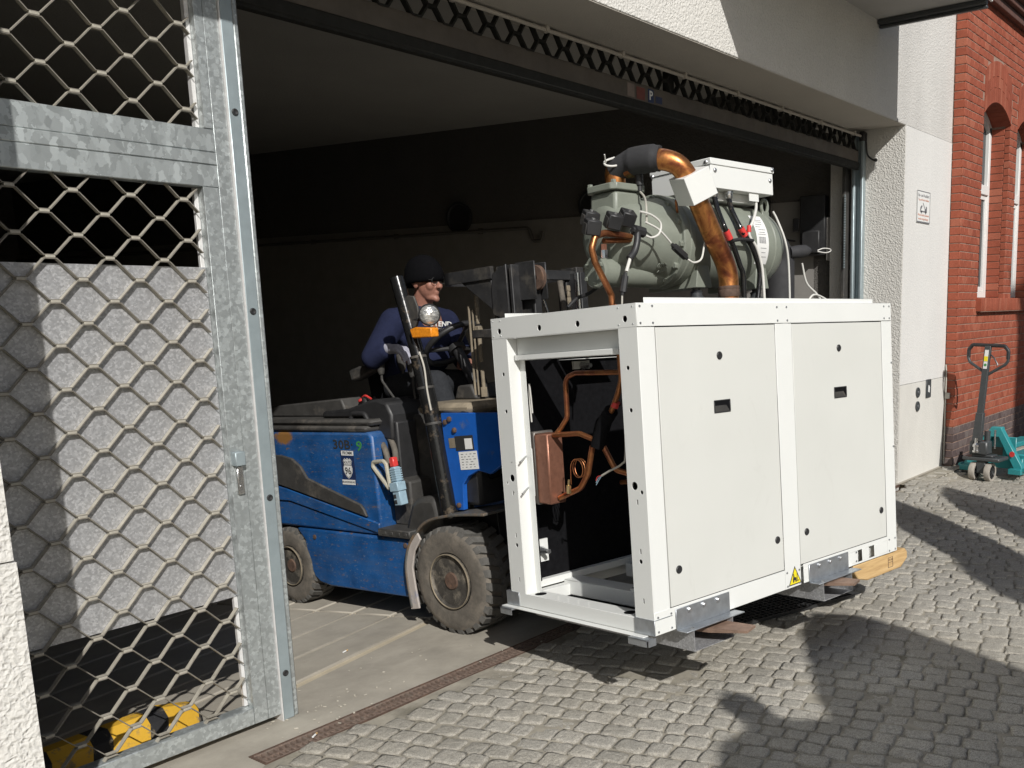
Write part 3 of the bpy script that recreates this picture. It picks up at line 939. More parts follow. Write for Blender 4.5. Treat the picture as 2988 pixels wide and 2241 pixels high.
# ================================================================ GATE LEAF AND GUIDE POST
gt = thing('gate_leaf', 'galvanised gate leaf with expanded lattice and zinc kick panel', 'gate', (0, 0, 0))
YG = 3.35
def gbox(name, mat, *bs, ch=.003):
    mb = MB()
    for b in bs: mb.box(*b, ch)
    return mb.build(name, mat, gt)
gbox('stile', M['zinc'], (1.938, 1.9965, YG+.0004, YG+.06, .03, 2.0640), (1.9975, 2.052, YG, YG+.06, .03, 3.05), (1.99, 2.0, YG+.004, YG+.055, .03, 3.05), (1.964, 1.9965, YG+.0005, YG+.06, 2.268, 3.05), ch=.001)
gbox('stile', M['zinc'], (.80, .92, YG, YG+.06, .03, 3.05))
gbox('rail', M['zinc_rail'], (.92, 1.9975, YG-.001, YG+.06, 2.064, 2.142))
gbox('rail', M['zinc_rail'], (.92, 1.9975, YG-.003, YG+.058, 2.1425, 2.186))
gbox('rail', M['zinc_rail'], (.92, 1.9975, YG-.001, YG+.06, 2.1865, 2.266))
gbox('rail', M['zinc'], (.92, 1.9370, YG-.002, YG+.055, .030, .098))
gbox('rail', M['zinc'], (.92, 1.963, YG, YG+.05, 2.99, 3.05))
gbox('bead', M['alu_edge'], (1.922, 1.9375, YG+.0375, YG+.052, .10, 2.062), ch=.001)
gbox('bead', M['alu_edge'], (1.948, 1.9635, YG+.030, YG+.052, 2.268, 2.98), ch=.001)
# lattice strips, one folded strip each
PX, PZ = .1823, .0705
z = 1.734
k = 0
def strip(zc, up, ph, x1):
    return zigzag(.925, x1, zc, .0296, PX, .036, up, YG+.012, YG+.032, .0036, ph)
def edge_dark(o):
    o.data.materials.append(M['lattice_edge'])
    for p in o.data.polygons:
        if p.normal.y < -.9: p.material_index = 1
# nodes at z = 1.734 + m*PZ, X = 1.324 (m even) or 1.415 (m odd)
for m in range(-25, 7):
    zc = 1.734 + (m + .5)*PZ
    if not (.06 < zc < 2.10): continue
    # strip between node rows m (below) and m+1 (above): touches lower row at its nodes going down
    ph = (1.324 if m % 2 == 0 else 1.415) - .925
    ph = ph % PX
    edge_dark(strip(zc, False, ph, 1.922).build('lattice_strip', M['lattice'], gt, 20))
for m in range(0, 11):
    zc = 2.324 + (m + .5 - 1)*PZ
    if not (2.22 < zc < 2.99): continue
    ph = ((1.912 if (m-1) % 2 == 0 else 1.820) - .925) % PX
    edge_dark(strip(zc, False, ph, 1.95).build('lattice_strip', M['lattice'], gt, 20))
# rivet spacers between the strips
sp = MB(); sp.box(-.0145, .0145, .009, .028, -.0042, .0042, .0008)
spm = sp.mesh('spacer'); spm.materials.append(M['lattice'])
cnt = 0
for m in range(-23, 5):
    zz = 1.734 + m*PZ
    if zz < .15: continue
    x = (1.324 if m % 2 == 0 else 1.415)
    while x > .98: x -= PX
    while x < 1.91:
        if x > .95 and cnt < 290:
            inst('spacer', spm, gt, (x, YG+.002, zz)); cnt += 1
        x += PX
for m in range(0, 9):
    zz = 2.324 + m*PZ
    x = (1.912 if m % 2 == 0 else 1.820)
    while x > .98:
        if cnt < 298 and x < 1.94: inst('spacer', spm, gt, (x, YG+.002, zz)); cnt += 1
        x -= PX
mb = MB(); mb.box(.93, 1.9365, YG+.034, YG+.037, .547, 1.784); mb.build('kick_panel', M['zinc_sheet'], gt)
lt = MB(); lt.box(1.944, 1.985, YG-.030, YG+.002, 1.055, 1.108, .003); lt.build('latch', M['zinc_post'], gt)
lt = MB(); lt.box(1.955, 1.982, YG-.012, YG+.002, .945, 1.052, .003); lt.cyl((1.968, YG-.016, .975), (1.968, YG-.01, .975), .006); lt.build('strike', M['chrome'], gt)
gp = thing('guide_post', 'blue-grey steel guide post with black plugs beside the lattice gate', 'post', (2.09, 3.38, 0))
mb = MB(); mb.box(-.0325, .018, -.036, .08, 0, 3.10, .004); mb.build('channel', M['zinc_post'], gp)
mb = MB(); mb.box(.0185, .042, -.030, .08, 0, 3.10, .006); mb.build('flange', M['zinc'], gp)
mb = MB(); mb.box(-.0365, -.0330, -.0385, .03, .0, 3.10); mb.build('bright_edge', M['alu_edge'], gp)
for z in (2.337, 1.625, .912, .195):
    mb = MB(); mb.lathe([(.0125, 0), (.0125, .003), (.009, .0045), (.004, .002), (0, .002)], (-.008, -.0360, z), (0, -1, 0), 20); mb.build('plug', M['black'], gp)

# striped wheel stop behind the gate
ws = MB()
prof = [(-.10, 0), (-.075, .085), (-.03, .115), (.03, .115), (.085, .07), (.11, 0)]
n = 8; X0, X1 = -.62, .46
for i in range(n+1):
    x = X0 + (X1-X0)*i/n
    k = 1.0 if i < n else .72
    for (y, zz) in prof: ws.v.append(Vector((x, y*k, zz*k)))
m = len(prof)
for i in range(n):
    for j in range(m-1):
        ws.f.append([i*m+j, i*m+j+1, (i+1)*m+j+1, (i+1)*m+j])
ws.f.append(list(range(m))); ws.f.append([n*m+j for j in range(m)])
w = ws.build('wheel_stop', M['stripes'], None, 25, .006)
w.location = (1.42, 3.66, rz(3.66)-.002); w.rotation_euler = (pitch, 0, math.radians(5))
tag(w, 'yellow and black striped wheel stop lying behind the lattice gate', 'wheel stop')

# small flakes, butts and crumbs lying on threshold and paving
db = MB(); rr = random.Random(5)
for k in range(90):
    if k < 32: x, y = 2.15 + rr.gauss(.05, .14), 3.32 + rr.gauss(0, .08)
    elif k < 55: x, y = rr.uniform(1.9, 3.6), rr.uniform(3.08, 3.7)
    else: x, y = rr.uniform(1.9, 6), rr.uniform(.9, 3.05)
    if x < 1.9: continue
    z = rz(y) + .0045 if y > 3.05 else gz(x, y) + .0085
    a = rr.uniform(0, 3.14); l, w = rr.uniform(.002, .008), rr.uniform(.0015, .0045)
    db.box(-l, l, -w, w, 0, rr.uniform(.001, .003), 0, Matrix.Translation((x, y, z)) @ Matrix.Rotation(a, 4, 'Z') @ Matrix.Rotation(rr.uniform(-.2, .2), 4, 'X'))
tag(db.build('debris', plain('pale_flakes', (.46, .43, .36), .8, 0, .3, 60)), 'pale flakes and crumbs scattered on the threshold', 'debris', kind='stuff')
for (x, y, a, lb) in ((2.02, 3.10, .5, 'cigarette butt lying on the drain grate'), (2.72, 3.86, .3, 'cigarette butt lying on the garage floor')):
    mb = MB(); d = Vector((math.cos(a), math.sin(a), 0)); p = Vector((x, y, (rz(y)+.008)))
    mb.cyl(p, p + d*.022, .0038, n=10); bt = tag(mb.build('cigarette_butt', M['paper']), lb, 'butt')
    mb = MB(); mb.cyl(p + d*.0221, p + d*.034, .0039, n=10); mb.build('filter', M['timber'], bt)
# ================================================================ BRICK BUILDING
bb = thing('brick_building', 'red brick building with arched windows and dark clinker plinth', 'building', (0, 0, 0))
YB, XB = 3.09, 9.452
CZ = .0785
openings = [(10.06, 11.00), (11.27, 12.21)]
ZS, ZP = 1.68, 3.50
RISE = .16
def arch_r(w): return w*w/8/RISE + RISE/2
def arch_z(x, o, extra=0):
    c = (o[0]+o[1])/2; R_ = arch_r(o[1]-o[0]); zc = ZP + RISE - R_
    d = x - c; q = (R_+extra)**2 - d*d
    return zc + math.sqrt(max(q, 0))
# mortar core behind the brick faces
core = MB(); YC = YB + .006
core.box(XB+.012, openings[0][0]-.008, YC, 3.6, 0, 5.2)
core.box(openings[0][0]-.008, 16, YC, 3.6, 0, ZS-.155)
core.box(openings[0][1]+.008, openings[1][0]-.008, YC, 3.6, ZS-.155, ZP)
core.box(openings[1][1]+.008, 16, YC, 3.6, ZS-.155, ZP)
for o in openings:
    poly = [(o[0]-.008, YC, 5.2), (o[0]-.008, YC, ZP)] + [(o[0] + (o[1]-o[0])*i/12, YC, arch_z(o[0] + (o[1]-o[0])*i/12, o)+.006) for i in range(13)] + [(o[1]+.008, YC, ZP), (o[1]+.008, YC, 5.2)]
    core.prism(poly, (0, .5, 0))
core.box(openings[0][1]+.008, openings[1][0]-.008, YC, 3.6, ZP, 5.2)
core.box(openings[1][1]+.008, 16, YC, 3.6, ZP, 5.2)
core.box(XB+.006, XB+.012, YB+.02, 3.6, -.2, 5.2)
core.build('mortar_bed', M['mortar'], bb)
BR = {}
def brick_mesh(L, D, Hh, mat):
    key = (round(L, 3), round(D, 3), round(Hh, 3), mat.name)
    if key not in BR:
        mb = MB(); mb.box(0, L, 0, D, 0, Hh, .0035); me = mb.mesh('brick'); me.materials.append(mat); BR[key] = me
    return BR[key]
blist = []                                          # x, y, z, L, D, H, dark
for c in range(64):
    z = c*CZ + .004
    dark = z < .33
    header = True; odd = c % 2
    D0 = .108 if True else .05
    # corner brick shows its side to the camera
    cl = .115 if odd else .0575
    blist.append((XB, YB, z, cl, .106, CZ-.008, dark))
    x = XB + cl + .008
    L = .115 if header else .24
    while x < 12.7:
        l2 = L
        ok = True
        for o in openings:
            xc = x + L/2
            ina = o[0]-.02 < xc < o[1]+.02 and z < arch_z(min(max(xc, o[0]), o[1]), o) + .40 - CZ*.4
            if ZS - .16 < z < ZP - .01:
                if x + l2 > o[0] and x < o[1]:
                    if x < o[0] - .03: l2 = o[0] - x
                    elif x + l2 > o[1] + .03: l2 = -(o[1])        # starts again after the opening
                    else: ok = False
            elif z >= ZP - .01 and ina: ok = False
        if ok:
            if l2 < 0:
                o1 = -l2; l2 = x + L - o1
                if l2 > .03: blist.append((o1, YB, z, l2, .06, CZ-.008, dark))
            elif l2 > .03: blist.append((x, YB, z, l2, .06, CZ-.008, dark))
        x += L + .008
# reveals of the openings (brick ends seen on the jamb)
for o in openings:
    c = 0
    z = ZS + .004
    while z < ZP - .02:
        for (y0, y1) in (((YB+.062, YB+.25),)):
            blist.append((o[1], y0, z, .05, y1-y0, CZ-.008, False))
        z += CZ
sc = []
for i, b in enumerate(blist):
    p = cam_project((b[0]+b[3]/2, b[1], b[2]+b[5]/2))
    d = 99 if p is None or not (-.02 < p[0] < 1.02 and -.02 < p[1] < 1.02) else p[2]
    sc.append((d, i))
sc.sort()
near_b = set(i for d, i in sc[:300])
fr, fd = MB(), MB()
for i, (x, y, z, L, D, Hh, dark) in enumerate(blist):
    jx = random.uniform(-.0015, .0015)
    if i in near_b:
        inst('brick', brick_mesh(L, D, Hh, M['clinker'] if dark else M['brick']), bb, (x, y + jx, z))
    else:
        (fd if dark else fr).box(x, x+L, y+jx, y+D+jx, z, z+Hh, .0035)
# arch voussoirs, sills
for o in openings:
    n = 13; wv = (o[1]-o[0])/n
    for k in range(n):
        x0, x1 = o[0] + wv*k + .0025, o[0] + wv*(k+1) - .0025
        cuts = (0, .25, .40) if k % 2 else (0, .14, .40)
        for (h0, h1) in zip(cuts[:-1], cuts[1:]):
            g_ = .006 if h0 else 0
            za, zb = arch_z(x0, o), arch_z(x1, o)
            fr.prism([(x0, YB-.004, za+h0+g_), (x1, YB-.004, zb+h0+g_), (x1, YB-.004, zb+h1), (x0, YB-.004, za+h1)], (0, .20 if h0 == 0 else .06, 0))
tag(fr.build('bricks', M['brick_far'], bb), kind='stuff')
tag(fd.build('plinth_bricks', M['clinker_far'], bb), kind='stuff')
for oi, o in enumerate(openings):
    win = MB(); ww = o[1]-o[0]
    yw = YB + .20
    def frame_bar(mb, x0, x1, z0, z1, y0=yw, y1=yw+.06): mb.box(x0, x1, y0, y1, z0, z1, .004)
    frame_bar(win, o[0], o[0]+.07, ZS, ZP); frame_bar(win, o[1]-.07, o[1], ZS, ZP)
    frame_bar(win, o[0]+.07, o[1]-.07, ZS, ZS+.07)
    # arched head
    n = 10
    poly = [(o[0] + ww*i/n, yw, arch_z(o[0]+ww*i/n, o)+.002) for i in range(n+1)] + [(o[1] - ww*i/n, yw, arch_z(o[1]-ww*i/n, o) - .085) for i in range(n+1)]
    win.prism(poly, (0, .06, 0))
    frame_bar(win, o[0]+.07, o[1]-.07, 2.78, 2.88, yw-.012)
    frame_bar(win, (o[0]+o[1])/2-.045, (o[0]+o[1])/2+.045, ZS+.07, 2.78, yw-.004)
    frame_bar(win, (o[0]+o[1])/2-.03, (o[0]+o[1])/2+.03, 2.88, ZP+.12)
    w_ = win.build('window', M['window_white'], bb)
    for (x0, x1, z0, z1) in ((o[0]+.07, (o[0]+o[1])/2-.045, ZS+.07, 2.78), ((o[0]+o[1])/2+.045, o[1]-.07, ZS+.07, 2.78)):
        s_ = MB(); s_.box(x0, x0+.045, yw+.008, yw+.045, z0, z1, .003); s_.box(x1-.045, x1, yw+.008, yw+.045, z0, z1, .003); s_.box(x0+.045, x1-.045, yw+.008, yw+.045, z0, z0+.05, .003); s_.box(x0+.045, x1-.045, yw+.008, yw+.045, z1-.05, z1, .003)
        s_.build('sash', M['window_white'], w_)
        s_ = MB(); s_.box(x0+.03, x1-.03, yw+.028, yw+.032, z0+.03, z1-.03); s_.build('pane', M['glass_dark'], w_)
    s_ = MB(); s_.box(o[0]+.05, o[1]-.05, yw+.04, yw+.044, 2.86, ZP+.14); s_.build('pane', M['glass_dark'], w_)
# rowlock sill
for k in range(38):
    x = 10.02 + k*.0585
    if x > 12.25: break
    mb = None
    o_ = inst('brick', brick_mesh(.050, .26, .135, M['brick']), bb, (x, YB-.055, ZS-.145))
    o_.rotation_euler = (math.radians(3), 0, 0)
mb = MB(); mb.box(10.028, 12.26, YB-.05, YB+.2, ZS-.150, ZS-.02); mb.build('sill_bed', M['mortar'], bb)
mb = MB(); mb.box(9.9, 16, YB-.12, YB+.02, 4.60, 4.66, .006); mb.box(9.9, 16, YB-.07, YB+.02, 4.52, 4.598, .006); mb.box(9.9, 16, YB-.17, YB+.02, 4.662, 4.75, .006)
mb.build('string_course', M['brown_steel'], bb)
# earthing rod / cable on the brick corner
cc = thing('corner_conduit', 'thin grey conduit with junction box on the brick corner', 'conduit')
mb = MB(); mb.tube([(9.442, 3.180, .02), (9.442, 3.180, .95), (9.444, 3.188, 1.02)], .008, 6); mb.build('tube', M['cable'], cc)
mb = MB(); mb.box(9.425, 9.45, 3.135, 3.186, .68, .74, .004); mb.build('box', M['cable'], cc)

# ================================================================ SIGN, KEY SWITCHES, PLATE ON THE PIER
sg = thing('no_parking_sign', 'white no parking sign with tow truck drawing on the rendered pier', 'sign', (8.705, 3.199, 2.487))
mb = MB(); mb.box(-.165, .165, -.006, -.001, -.14, .14, .002); mb.build('plate', M['paper'], sg)
mb = MB()
for b in ((-.165, .165, .133, .14), (-.165, .165, -.14, -.128), (-.165, -.158, -.128, .133), (.158, .165, -.128, .133)): mb.box(b[0], b[1], -.0075, -.0062, b[2], b[3])
mb.build('border', M['grey_ink'], sg)
FM = lambda x, z: face_M((x, -.0066, z), (1, 0, 0), (0, 0, 1))
text('line', 'Ein- und Ausfahrt', M['grey_ink'], FM(0, .100), .040, sg)
text('line', 'Tag und Nacht freihalten', M['red_ink'], FM(0, .062), .027, sg)
text('line', 'Widerrechtlich parkende', M['red_ink'], FM(0, -.072), .028, sg)
text('line', 'werden abgeschleppt', M['red_ink'], FM(0, -.105), .030, sg)
mb = MB()
def flat(poly): mb.prism([(x, -.0066, z) for x, z in poly], (0, -.0008, 0))
flat([(-.085, -.045), (.085, -.045), (.085, -.033), (-.085, -.033)])
flat([(.03, -.033), (.085, -.033), (.085, .005), (.06, .012), (.055, -.012), (.03, -.012)])
flat([(-.02, .035), (-.012, .04), (.035, -.008), (.022, -.012)])
flat([(-.085, -.033), (-.07, -.033), (-.03, .008), (-.045, .016), (-.08, -.004)])
for cx in (-.055, .055): flat([(cx+.014*math.cos(2*math.pi*i/12), -.046+.014*math.sin(2*math.pi*i/12)) for i in range(12)])
mb.build('tow_truck_drawing', M['grey_ink'], sg)
for (z, lb) in ((.801, 'upper round key switch set in the rendered pier'), (.670, 'lower round key switch set in the rendered pier')):
    k = thing('key_switch', lb, 'switch', (8.692, 3.1965, z), group='key switches on the pier')
    mb = MB(); mb.lathe([(.048, 0), (.048, .010), (.042, .014), (.020, .012), (0, .012)], (0, 0, 0), (0, -1, 0), 24); mb.build('cover', M['dark_grey_paint'], k)
    mb = MB(); mb.cyl((0, -.011, 0), (0, -.018, 0), .016); mb.build('lock', M['bolt'], k)
k = thing('intercom_plate', 'small dark rectangular plate with pale sticker on the pier', 'plate', (8.969, 3.1965, .818))
mb = MB(); mb.box(-.062, .062, -.012, 0, -.088, .088, .004); mb.build('plate', M['dark_grey_paint'], k)
mb = MB(); mb.prism([(-.022, -.0125, -.03), (.014, -.0125, -.04), (.022, -.0125, .012), (-.004, -.0125, .035), (-.02, -.0125, .03)], (0, -.001, 0)); mb.build('sticker', M['paper'], k)

# ================================================================ PALLET TRUCK
pj = thing('pallet_truck', 'teal hand pallet truck with black handle parked by the brick wall', 'pallet truck', (9.16, 2.705, -.072), (0, 0, math.radians(-7)))
pj.scale = (1.045, 1.045, 1.045)
# local x: towards the forks; y: to its left; z up
def wheel(mbt, mbr, c, r, w, ax=(0, 1, 0)):
    mbt.lathe([(r*.72, -w/2), (r*.97, -w/2), (r, -w/2+.006), (r, w/2-.006), (r*.97, w/2), (r*.72, w/2)], c, ax, 32, closed=True)
    mbr.lathe([(0.012, -w/2+.004), (r*.25, -w/2+.002), (r*.27, -w/2+.012), (r*.62, -w/2+.014), (r*.73, -w/2+.004), (r*.73, w/2-.004), (r*.62, w/2-.014), (r*.27, w/2-.012), (r*.25, w/2-.002), (0.012, w/2-.004)], c, ax, 32)
M['wheel_pale'] = plain('polyamide_tread', (.34, .31, .27), .6, 0, .15, 30, .1)
for y in (-.073, .073):
    t_, r_ = MB(), MB(); wheel(t_, r_, (0, y, .086), .086, .052)
    for k in range(8):
        a = 2*math.pi*k/8; 
        r_.box(-.006, .006, y-.024, y+.024, .02, .058, 0, Matrix.Translation((0, 0, .086)) @ Matrix.Rotation(a, 4, 'Y'))
    wo = t_.build('wheel', M['wheel_pale'], pj); r_.build('hub', M['black'], wo)
mb = MB(); mb.cyl((0, -.10, .086), (0, .10, .086), .012); mb.box(-.035, .035, -.045, .045, .07, .19, .008); mb.build('axle_block', M['dark_grey_paint'], pj)
mb = MB(); mb.box(-.05, .17, -.175, .175, .188, .222, .008); mb.box(-.02, .10, -.10, .10, .222, .245, .006); mb.build('pivot_plate', M['dark_grey_paint'], pj)
mb = MB(); mb.box(-.045, .085, -.055, .115, .245, .37, .012); mb.cyl((.04, -.02, .36), (.04, -.02, .46), .028); mb.build('pump_body', M['dark_grey_paint'], pj)
mb = MB(); mb.lathe([(.034, 0), (.034, .018), (.025, .022), (.025, .045), (.034, .05), (.034, .07), (.018, .085), (.016, .13)], (-.045, .045, .27), (0, 0, 1), 20); mb.build('pump_spring', M['chrome'], pj)
mb = MB(); mb.cyl((.06, -.085, .30), (.06, -.085, .47), .009); mb.build('release_rod', M['chrome'], pj)
# drawbar
mb = MB()
b0 = Vector((-.03, .045, .37)); t0 = Vector((.03, .0, 1.235))
def bar4(mb, a, b, w0, d0, w1, d1):
    vs_ = []
    for (c, w, d) in ((a, w0, d0), (b, w1, d1)):
        for (sx, sy) in ((-1, -1), (1, -1), (1, 1), (-1, 1)): vs_.append((c.x+sx*d/2, c.y+sy*w/2, c.z))
    mb.add(vs_, [[3, 2, 1, 0], [4, 5, 6, 7], [0, 1, 5, 4], [1, 2, 6, 5], [2, 3, 7, 6], [3, 0, 4, 7]])
bar4(mb, b0 + (t0-b0)*.17, t0, .058, .04, .058, .036)
mb.build('drawbar', M['dark_grey_paint'], pj, bevel=.005)
mb = MB(); bar4(mb, b0, b0 + (t0-b0)*.30, .084, .055, .072, .05); mb.build('drawbar_foot', M['dark_grey_paint'], pj, bevel=.005)
hd = MB()
loop = [(.018, .005, .985), (.022, .03, 1.00), (.025, .165, 1.085), (.03, .185, 1.12), (.034, .185, 1.20), (.035, .150, 1.245), (.035, -.150, 1.235), (.034, -.186, 1.19), (.03, -.186, 1.10), (.025, -.165, 1.07), (.022, -.03, .99), (.018, .0, .972)]
hd.tube(fillet(loop, .03, 4), .0135, 10); hd.build('handle', M['dark_grey_paint'], pj)
hd = MB(); hd.tube(fillet([(.034, .186, 1.13), (.034, .185, 1.20), (.035, .150, 1.245), (.035, -.150, 1.235), (.034, -.186, 1.19), (.03, -.186, 1.12)], .03, 4), .0168, 10); hd.build('grip', M['black'], pj)
mb = MB(); mb.tube([(.03, -.02, 1.16), (.02, -.06, 1.13), (.01, -.098, 1.075), (.008, -.10, 1.06)], .007, 6); mb.build('lever', M['dark_grey_paint'], pj)
quad('label', M['paper'], (.0022, .0065, 1.115), (0, -1, -.05), (.069, -.052, 1), .036, .17, pj)
quad('yellow_label', M['yellow'], (.0010, .0065, 1.12), (0, -1, -.05), (.069, -.052, 1), .035, .045, pj)
mb = MB(); mb.lathe([(.013, 0), (.013, .001), (0, .001)], (-.0025, .009, 1.065), (-1, 0, .069), 16); mb.build('green_mark', M['green_ink'], pj)
# body: A frame and forks
fr_ = MB()
xo = .22
fr_.prism([(xo, -.29, .06), (xo, -.275, .13), (xo+.05, -.045, .47), (xo+.05, .045, .47), (xo, .275, .13), (xo, .29, .06), (xo, .225, .06), (xo+.035, .035, .38), (xo+.035, -.035, .38), (xo, -.225, .06)], (.07, 0, 0))
fr_.build('frame', M['teal'], pj, bevel=.006)
fr_ = MB(); fr_.box(xo+.06, xo+.13, -.055, .055, .42, .472, .008); fr_.box(xo+.10, xo+.11, -.18, .18, .08, .38, .004); fr_.build('bulkhead', M['teal'], pj)
for s_ in (-1, 1):
    f_ = MB()
    f_.prism([(xo+.04, s_*.235-.06, .055), (xo+.04, s_*.235+.06, .055), (xo+.04, s_*.235+.06, .105), (xo+.04, s_*.235-.06, .105)], (-.10, 0, 0))
    f_.build('fork_heel', M['teal'], pj, bevel=.004)
    f_ = MB(); f_.box(xo+.10, xo+1.35, s_*.19-.085, s_*.19+.085, .17, .225, .01); f_.build('fork', M['teal'], pj)
    f_ = MB(); f_.box(xo+.06, xo+.30, s_*.19-.012+s_*.06, s_*.19+.012+s_*.06, .05, .19, .006); f_.cyl((xo-.02, s_*.31, .10), (xo+.05, s_*.31, .10), .018); f_.build('fork_web', M['teal'], pj)
quad('plate', M['dark_steel'], (xo+.0985, .0, .24), (0, -1, 0), (0, 0, 1), .11, .075, pj)
mb = MB(); mb.lathe([(.026, 0), (.026, .0015), (0, .0015)], (xo-.001, -.185, .235), (-1, 0, 0), 20); mb.build('red_sticker', M['red'], pj)

# ================================================================ OUT OF FRAME: HOUSE OPPOSITE, ADDED SHADOW CASTERS
# house across the street
oh = thing('opposite_house', 'plain rendered house across the street outside the picture', 'building', (0, 0, 0))
mb = MB(); mb.box(4.6, 22, -13, -8.2, 0, 11, 0); mb.build('wall', M['stucco_band'], oh)
wp = MB(); wp.box(0, 1.1, -.05, .06, 0, 1.6, .01); wm = wp.mesh('window'); wm.materials.append(M['window_white'])
pp = MB(); pp.box(.08, 1.02, .055, .065, .08, 1.52); pm = pp.mesh('pane'); pm.materials.append(M['glass_dark'])
for fx in range(6):
    for fz in range(3):
        w_ = inst('window', wm, oh, (5.4 + fx*2.6, -8.2, 1.2 + fz*3.2)); inst('pane', pm, w_)
mb = MB(); mb.prism([(4.3, -13.3, 11), (4.3, -7.9, 11), (4.3, -10.6, 13.2)], (18, 0, 0)); mb.build('roof', M['brown_steel'], oh)
# added unseen sail on two posts, outlined to cast the big ground shadow
S_ = Vector((.76, 1.22, -1.0))
def back(gx, gy, h): return Vector((gx - .76*h, gy - 1.22*h, h))
sl = thing('added_shadow_sail', 'added beige sail on steel posts, unseen, shaped to cast the ground shadow', 'shade sail')
hgt = 3.1
poly = [back(4.42, 2.18, hgt), back(4.50, 2.00, hgt), back(4.46, 1.70, hgt), back(4.21, 1.09, hgt-.05), back(3.9, .45, hgt-.1), back(3.3, -.6, hgt-.15), back(1.0, -.4, hgt), back(1.6, .6, hgt), back(2.88, 1.344, hgt), back(3.29, 1.55, hgt), back(3.445, 1.669, hgt), back(3.783, 1.89, hgt), back(4.143, 2.10, hgt)]
mb = MB(); 
c0 = sum(poly, Vector())/len(poly) - Vector((0, 0, .12))
top = [p for p in poly] + [c0]; bot = [p - Vector((0, 0, .006)) for p in poly] + [c0 - Vector((0, 0, .006))]
n = len(poly); mb.v = top + bot
for i in range(n):
    j = (i+1) % n
    mb.f += [[i, j, n], [n+1+j, n+1+i, 2*n+1], [i, n+1+i, n+1+j, j]]
mb.build('cloth', M['cloth'], sl)
for p in (poly[5], poly[6]):
    mb = MB(); mb.cyl((p.x, p.y, 0), (p.x, p.y, hgt+.1), .03); mb.build('post', M['zinc_post'], sl)
# added unseen flags, outlines traced back along the sun from ground shadow bands
def flag(axis, label, h0, h1):
    t = thing('added_shadow_flag', label, 'flag', group='added shadow-casting flags out of frame on the right')
    n = len(axis)
    L_, R__ = [], []
    for i, (gx, gy, w) in enumerate(axis):
        h = h0 + (h1-h0)*i/(n-1)
        a = Vector(axis[max(i-1, 0)][:2]); b = Vector(axis[min(i+1, n-1)][:2]); d = (b-a).normalized(); q = Vector((-d.y, d.x))
        L_.append(back(gx + q.x*w, gy + q.y*w, h)); R__.append(back(gx - q.x*w, gy - q.y*w, h))
    mb = MB(); nrm = (L_[1]-L_[0]).cross(R__[0]-L_[0]).normalized()*.006
    pl = L_ + R__[::-1]
    mb.v = [p + nrm for p in pl] + [p - nrm for p in pl]; m = len(pl)
    for i in range(n-1):
        mb.f += [[i, i+1, m-2-i, m-1-i], [m+i, m+m-1-i, m+m-2-i, m+i+1]]
    for i in range(m):
        j = (i+1) % m; mb.f.append([i, m+i, m+j, j])
    mb.build('banner', M['cloth'], t)
    a = axis[0]; p0 = back(a[0], a[1], h0)
    mb = MB(); mb.tube([Vector((p0.x-.02, p0.y-.02, 0)), p0, (L_[1]+R__[1])/2], .012, 8); mb.build('pole', M['dark_grey_paint'], t)
flag([(5.2, 1.0, .16), (5.75, 1.42, .20), (6.2, 1.85, .24), (6.7, 2.35, .22), (7.1, 2.68, .16), (7.5, 2.98, .04)], 'added unseen flag casting the shadow band nearest the white unit', 2.1, 3.3)
flag([(6.2, .75, .22), (6.7, 1.25, .30), (7.2, 1.75, .31), (7.6, 2.22, .24), (7.95, 2.55, .14), (8.25, 2.76, .03)], 'added unseen flag casting the shadow band farthest along the street', 2.1, 3.3)
flag([(4.95, .70, .14), (5.22, 1.02, .20), (5.42, 1.30, .21), (5.68, 1.60, .15), (6.02, 1.93, .04)], 'added unseen flag casting the shadow band nearest the photographer', 2.6, 4.4)
# ================================================================ THE WHITE REFRIGERATION UNIT ON THE FORKS
MU = Matrix(((0.988866, 0.147896, 0.016453, 2.86333),
             (-0.148617, 0.987145, 0.058796, 2.07604),
             (-0.007546, -0.060587, 0.998134, 0.35329), (0, 0, 0, 1)))
UL, UW, UH = 1.824, .912, 1.28
un = thing('refrigeration_unit', 'white sheet metal refrigeration unit carried on the forklift forks', 'machine', M=MU)
WH, PN = M['white'], M['white_panel']
t = .0025
ENDF = lambda u, w, d: Vector((d, u, w))            # plate in the end plane: u = y, w = z
LONGF = lambda u, w, d: Vector((u, d, w))
def ubox(name, mat, *bs, ch=.0012, parent=un, bevel=0):
    mb = MB()
    for b in bs: mb.box(*b, ch)
    return mb.build(name, mat, parent, bevel=bevel)
# corner post between end and long side
mb = MB()
mb.plate_holes(.0, .101, .062, 1.190, t, 0.0, [(.060, 1.041, .0085), (.057, .880, .0085), (.062, .588, .016), (.025, .565, .008), (.052, .525, .004, .011), (.051, .331, .004, .011), (.053, .291, .009), (.050, .134, .004, .011)], ENDF)
mb.box(t, .094, -.0005, .0022, .0, 1.190, .0008); mb.box(t, .055, .0988, .101, .062, 1.190)
mb.box(.02, .09, .003, .02, .09, 1.19)
mb.build('corner_post', WH, un)
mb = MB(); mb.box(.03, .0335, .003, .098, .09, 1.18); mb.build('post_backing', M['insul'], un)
mb = MB()
mb.plate_holes(.800, .900, .058, 1.190, t, 0.0, [(.840, 1.038, .0085), (.840, .876, .0085), (.833, .582, .016), (.868, .557, .008), (.836, .515, .004, .011), (.838, .325, .004, .011), (.837, .280, .009), (.838, .123, .004, .011)], ENDF)
mb.box(t, .062, .798, .8005, .058, 1.190, .0006); mb.box(.0595, .062, .762, .798, .058, 1.17); mb.box(t, .06, .8975, .900, .058, 1.19)
mb.build('corner_post', WH, un)
mb = MB(); mb.box(.03, .0335, .802, .896, .09, 1.18); mb.build('post_backing', M['insul'], un)
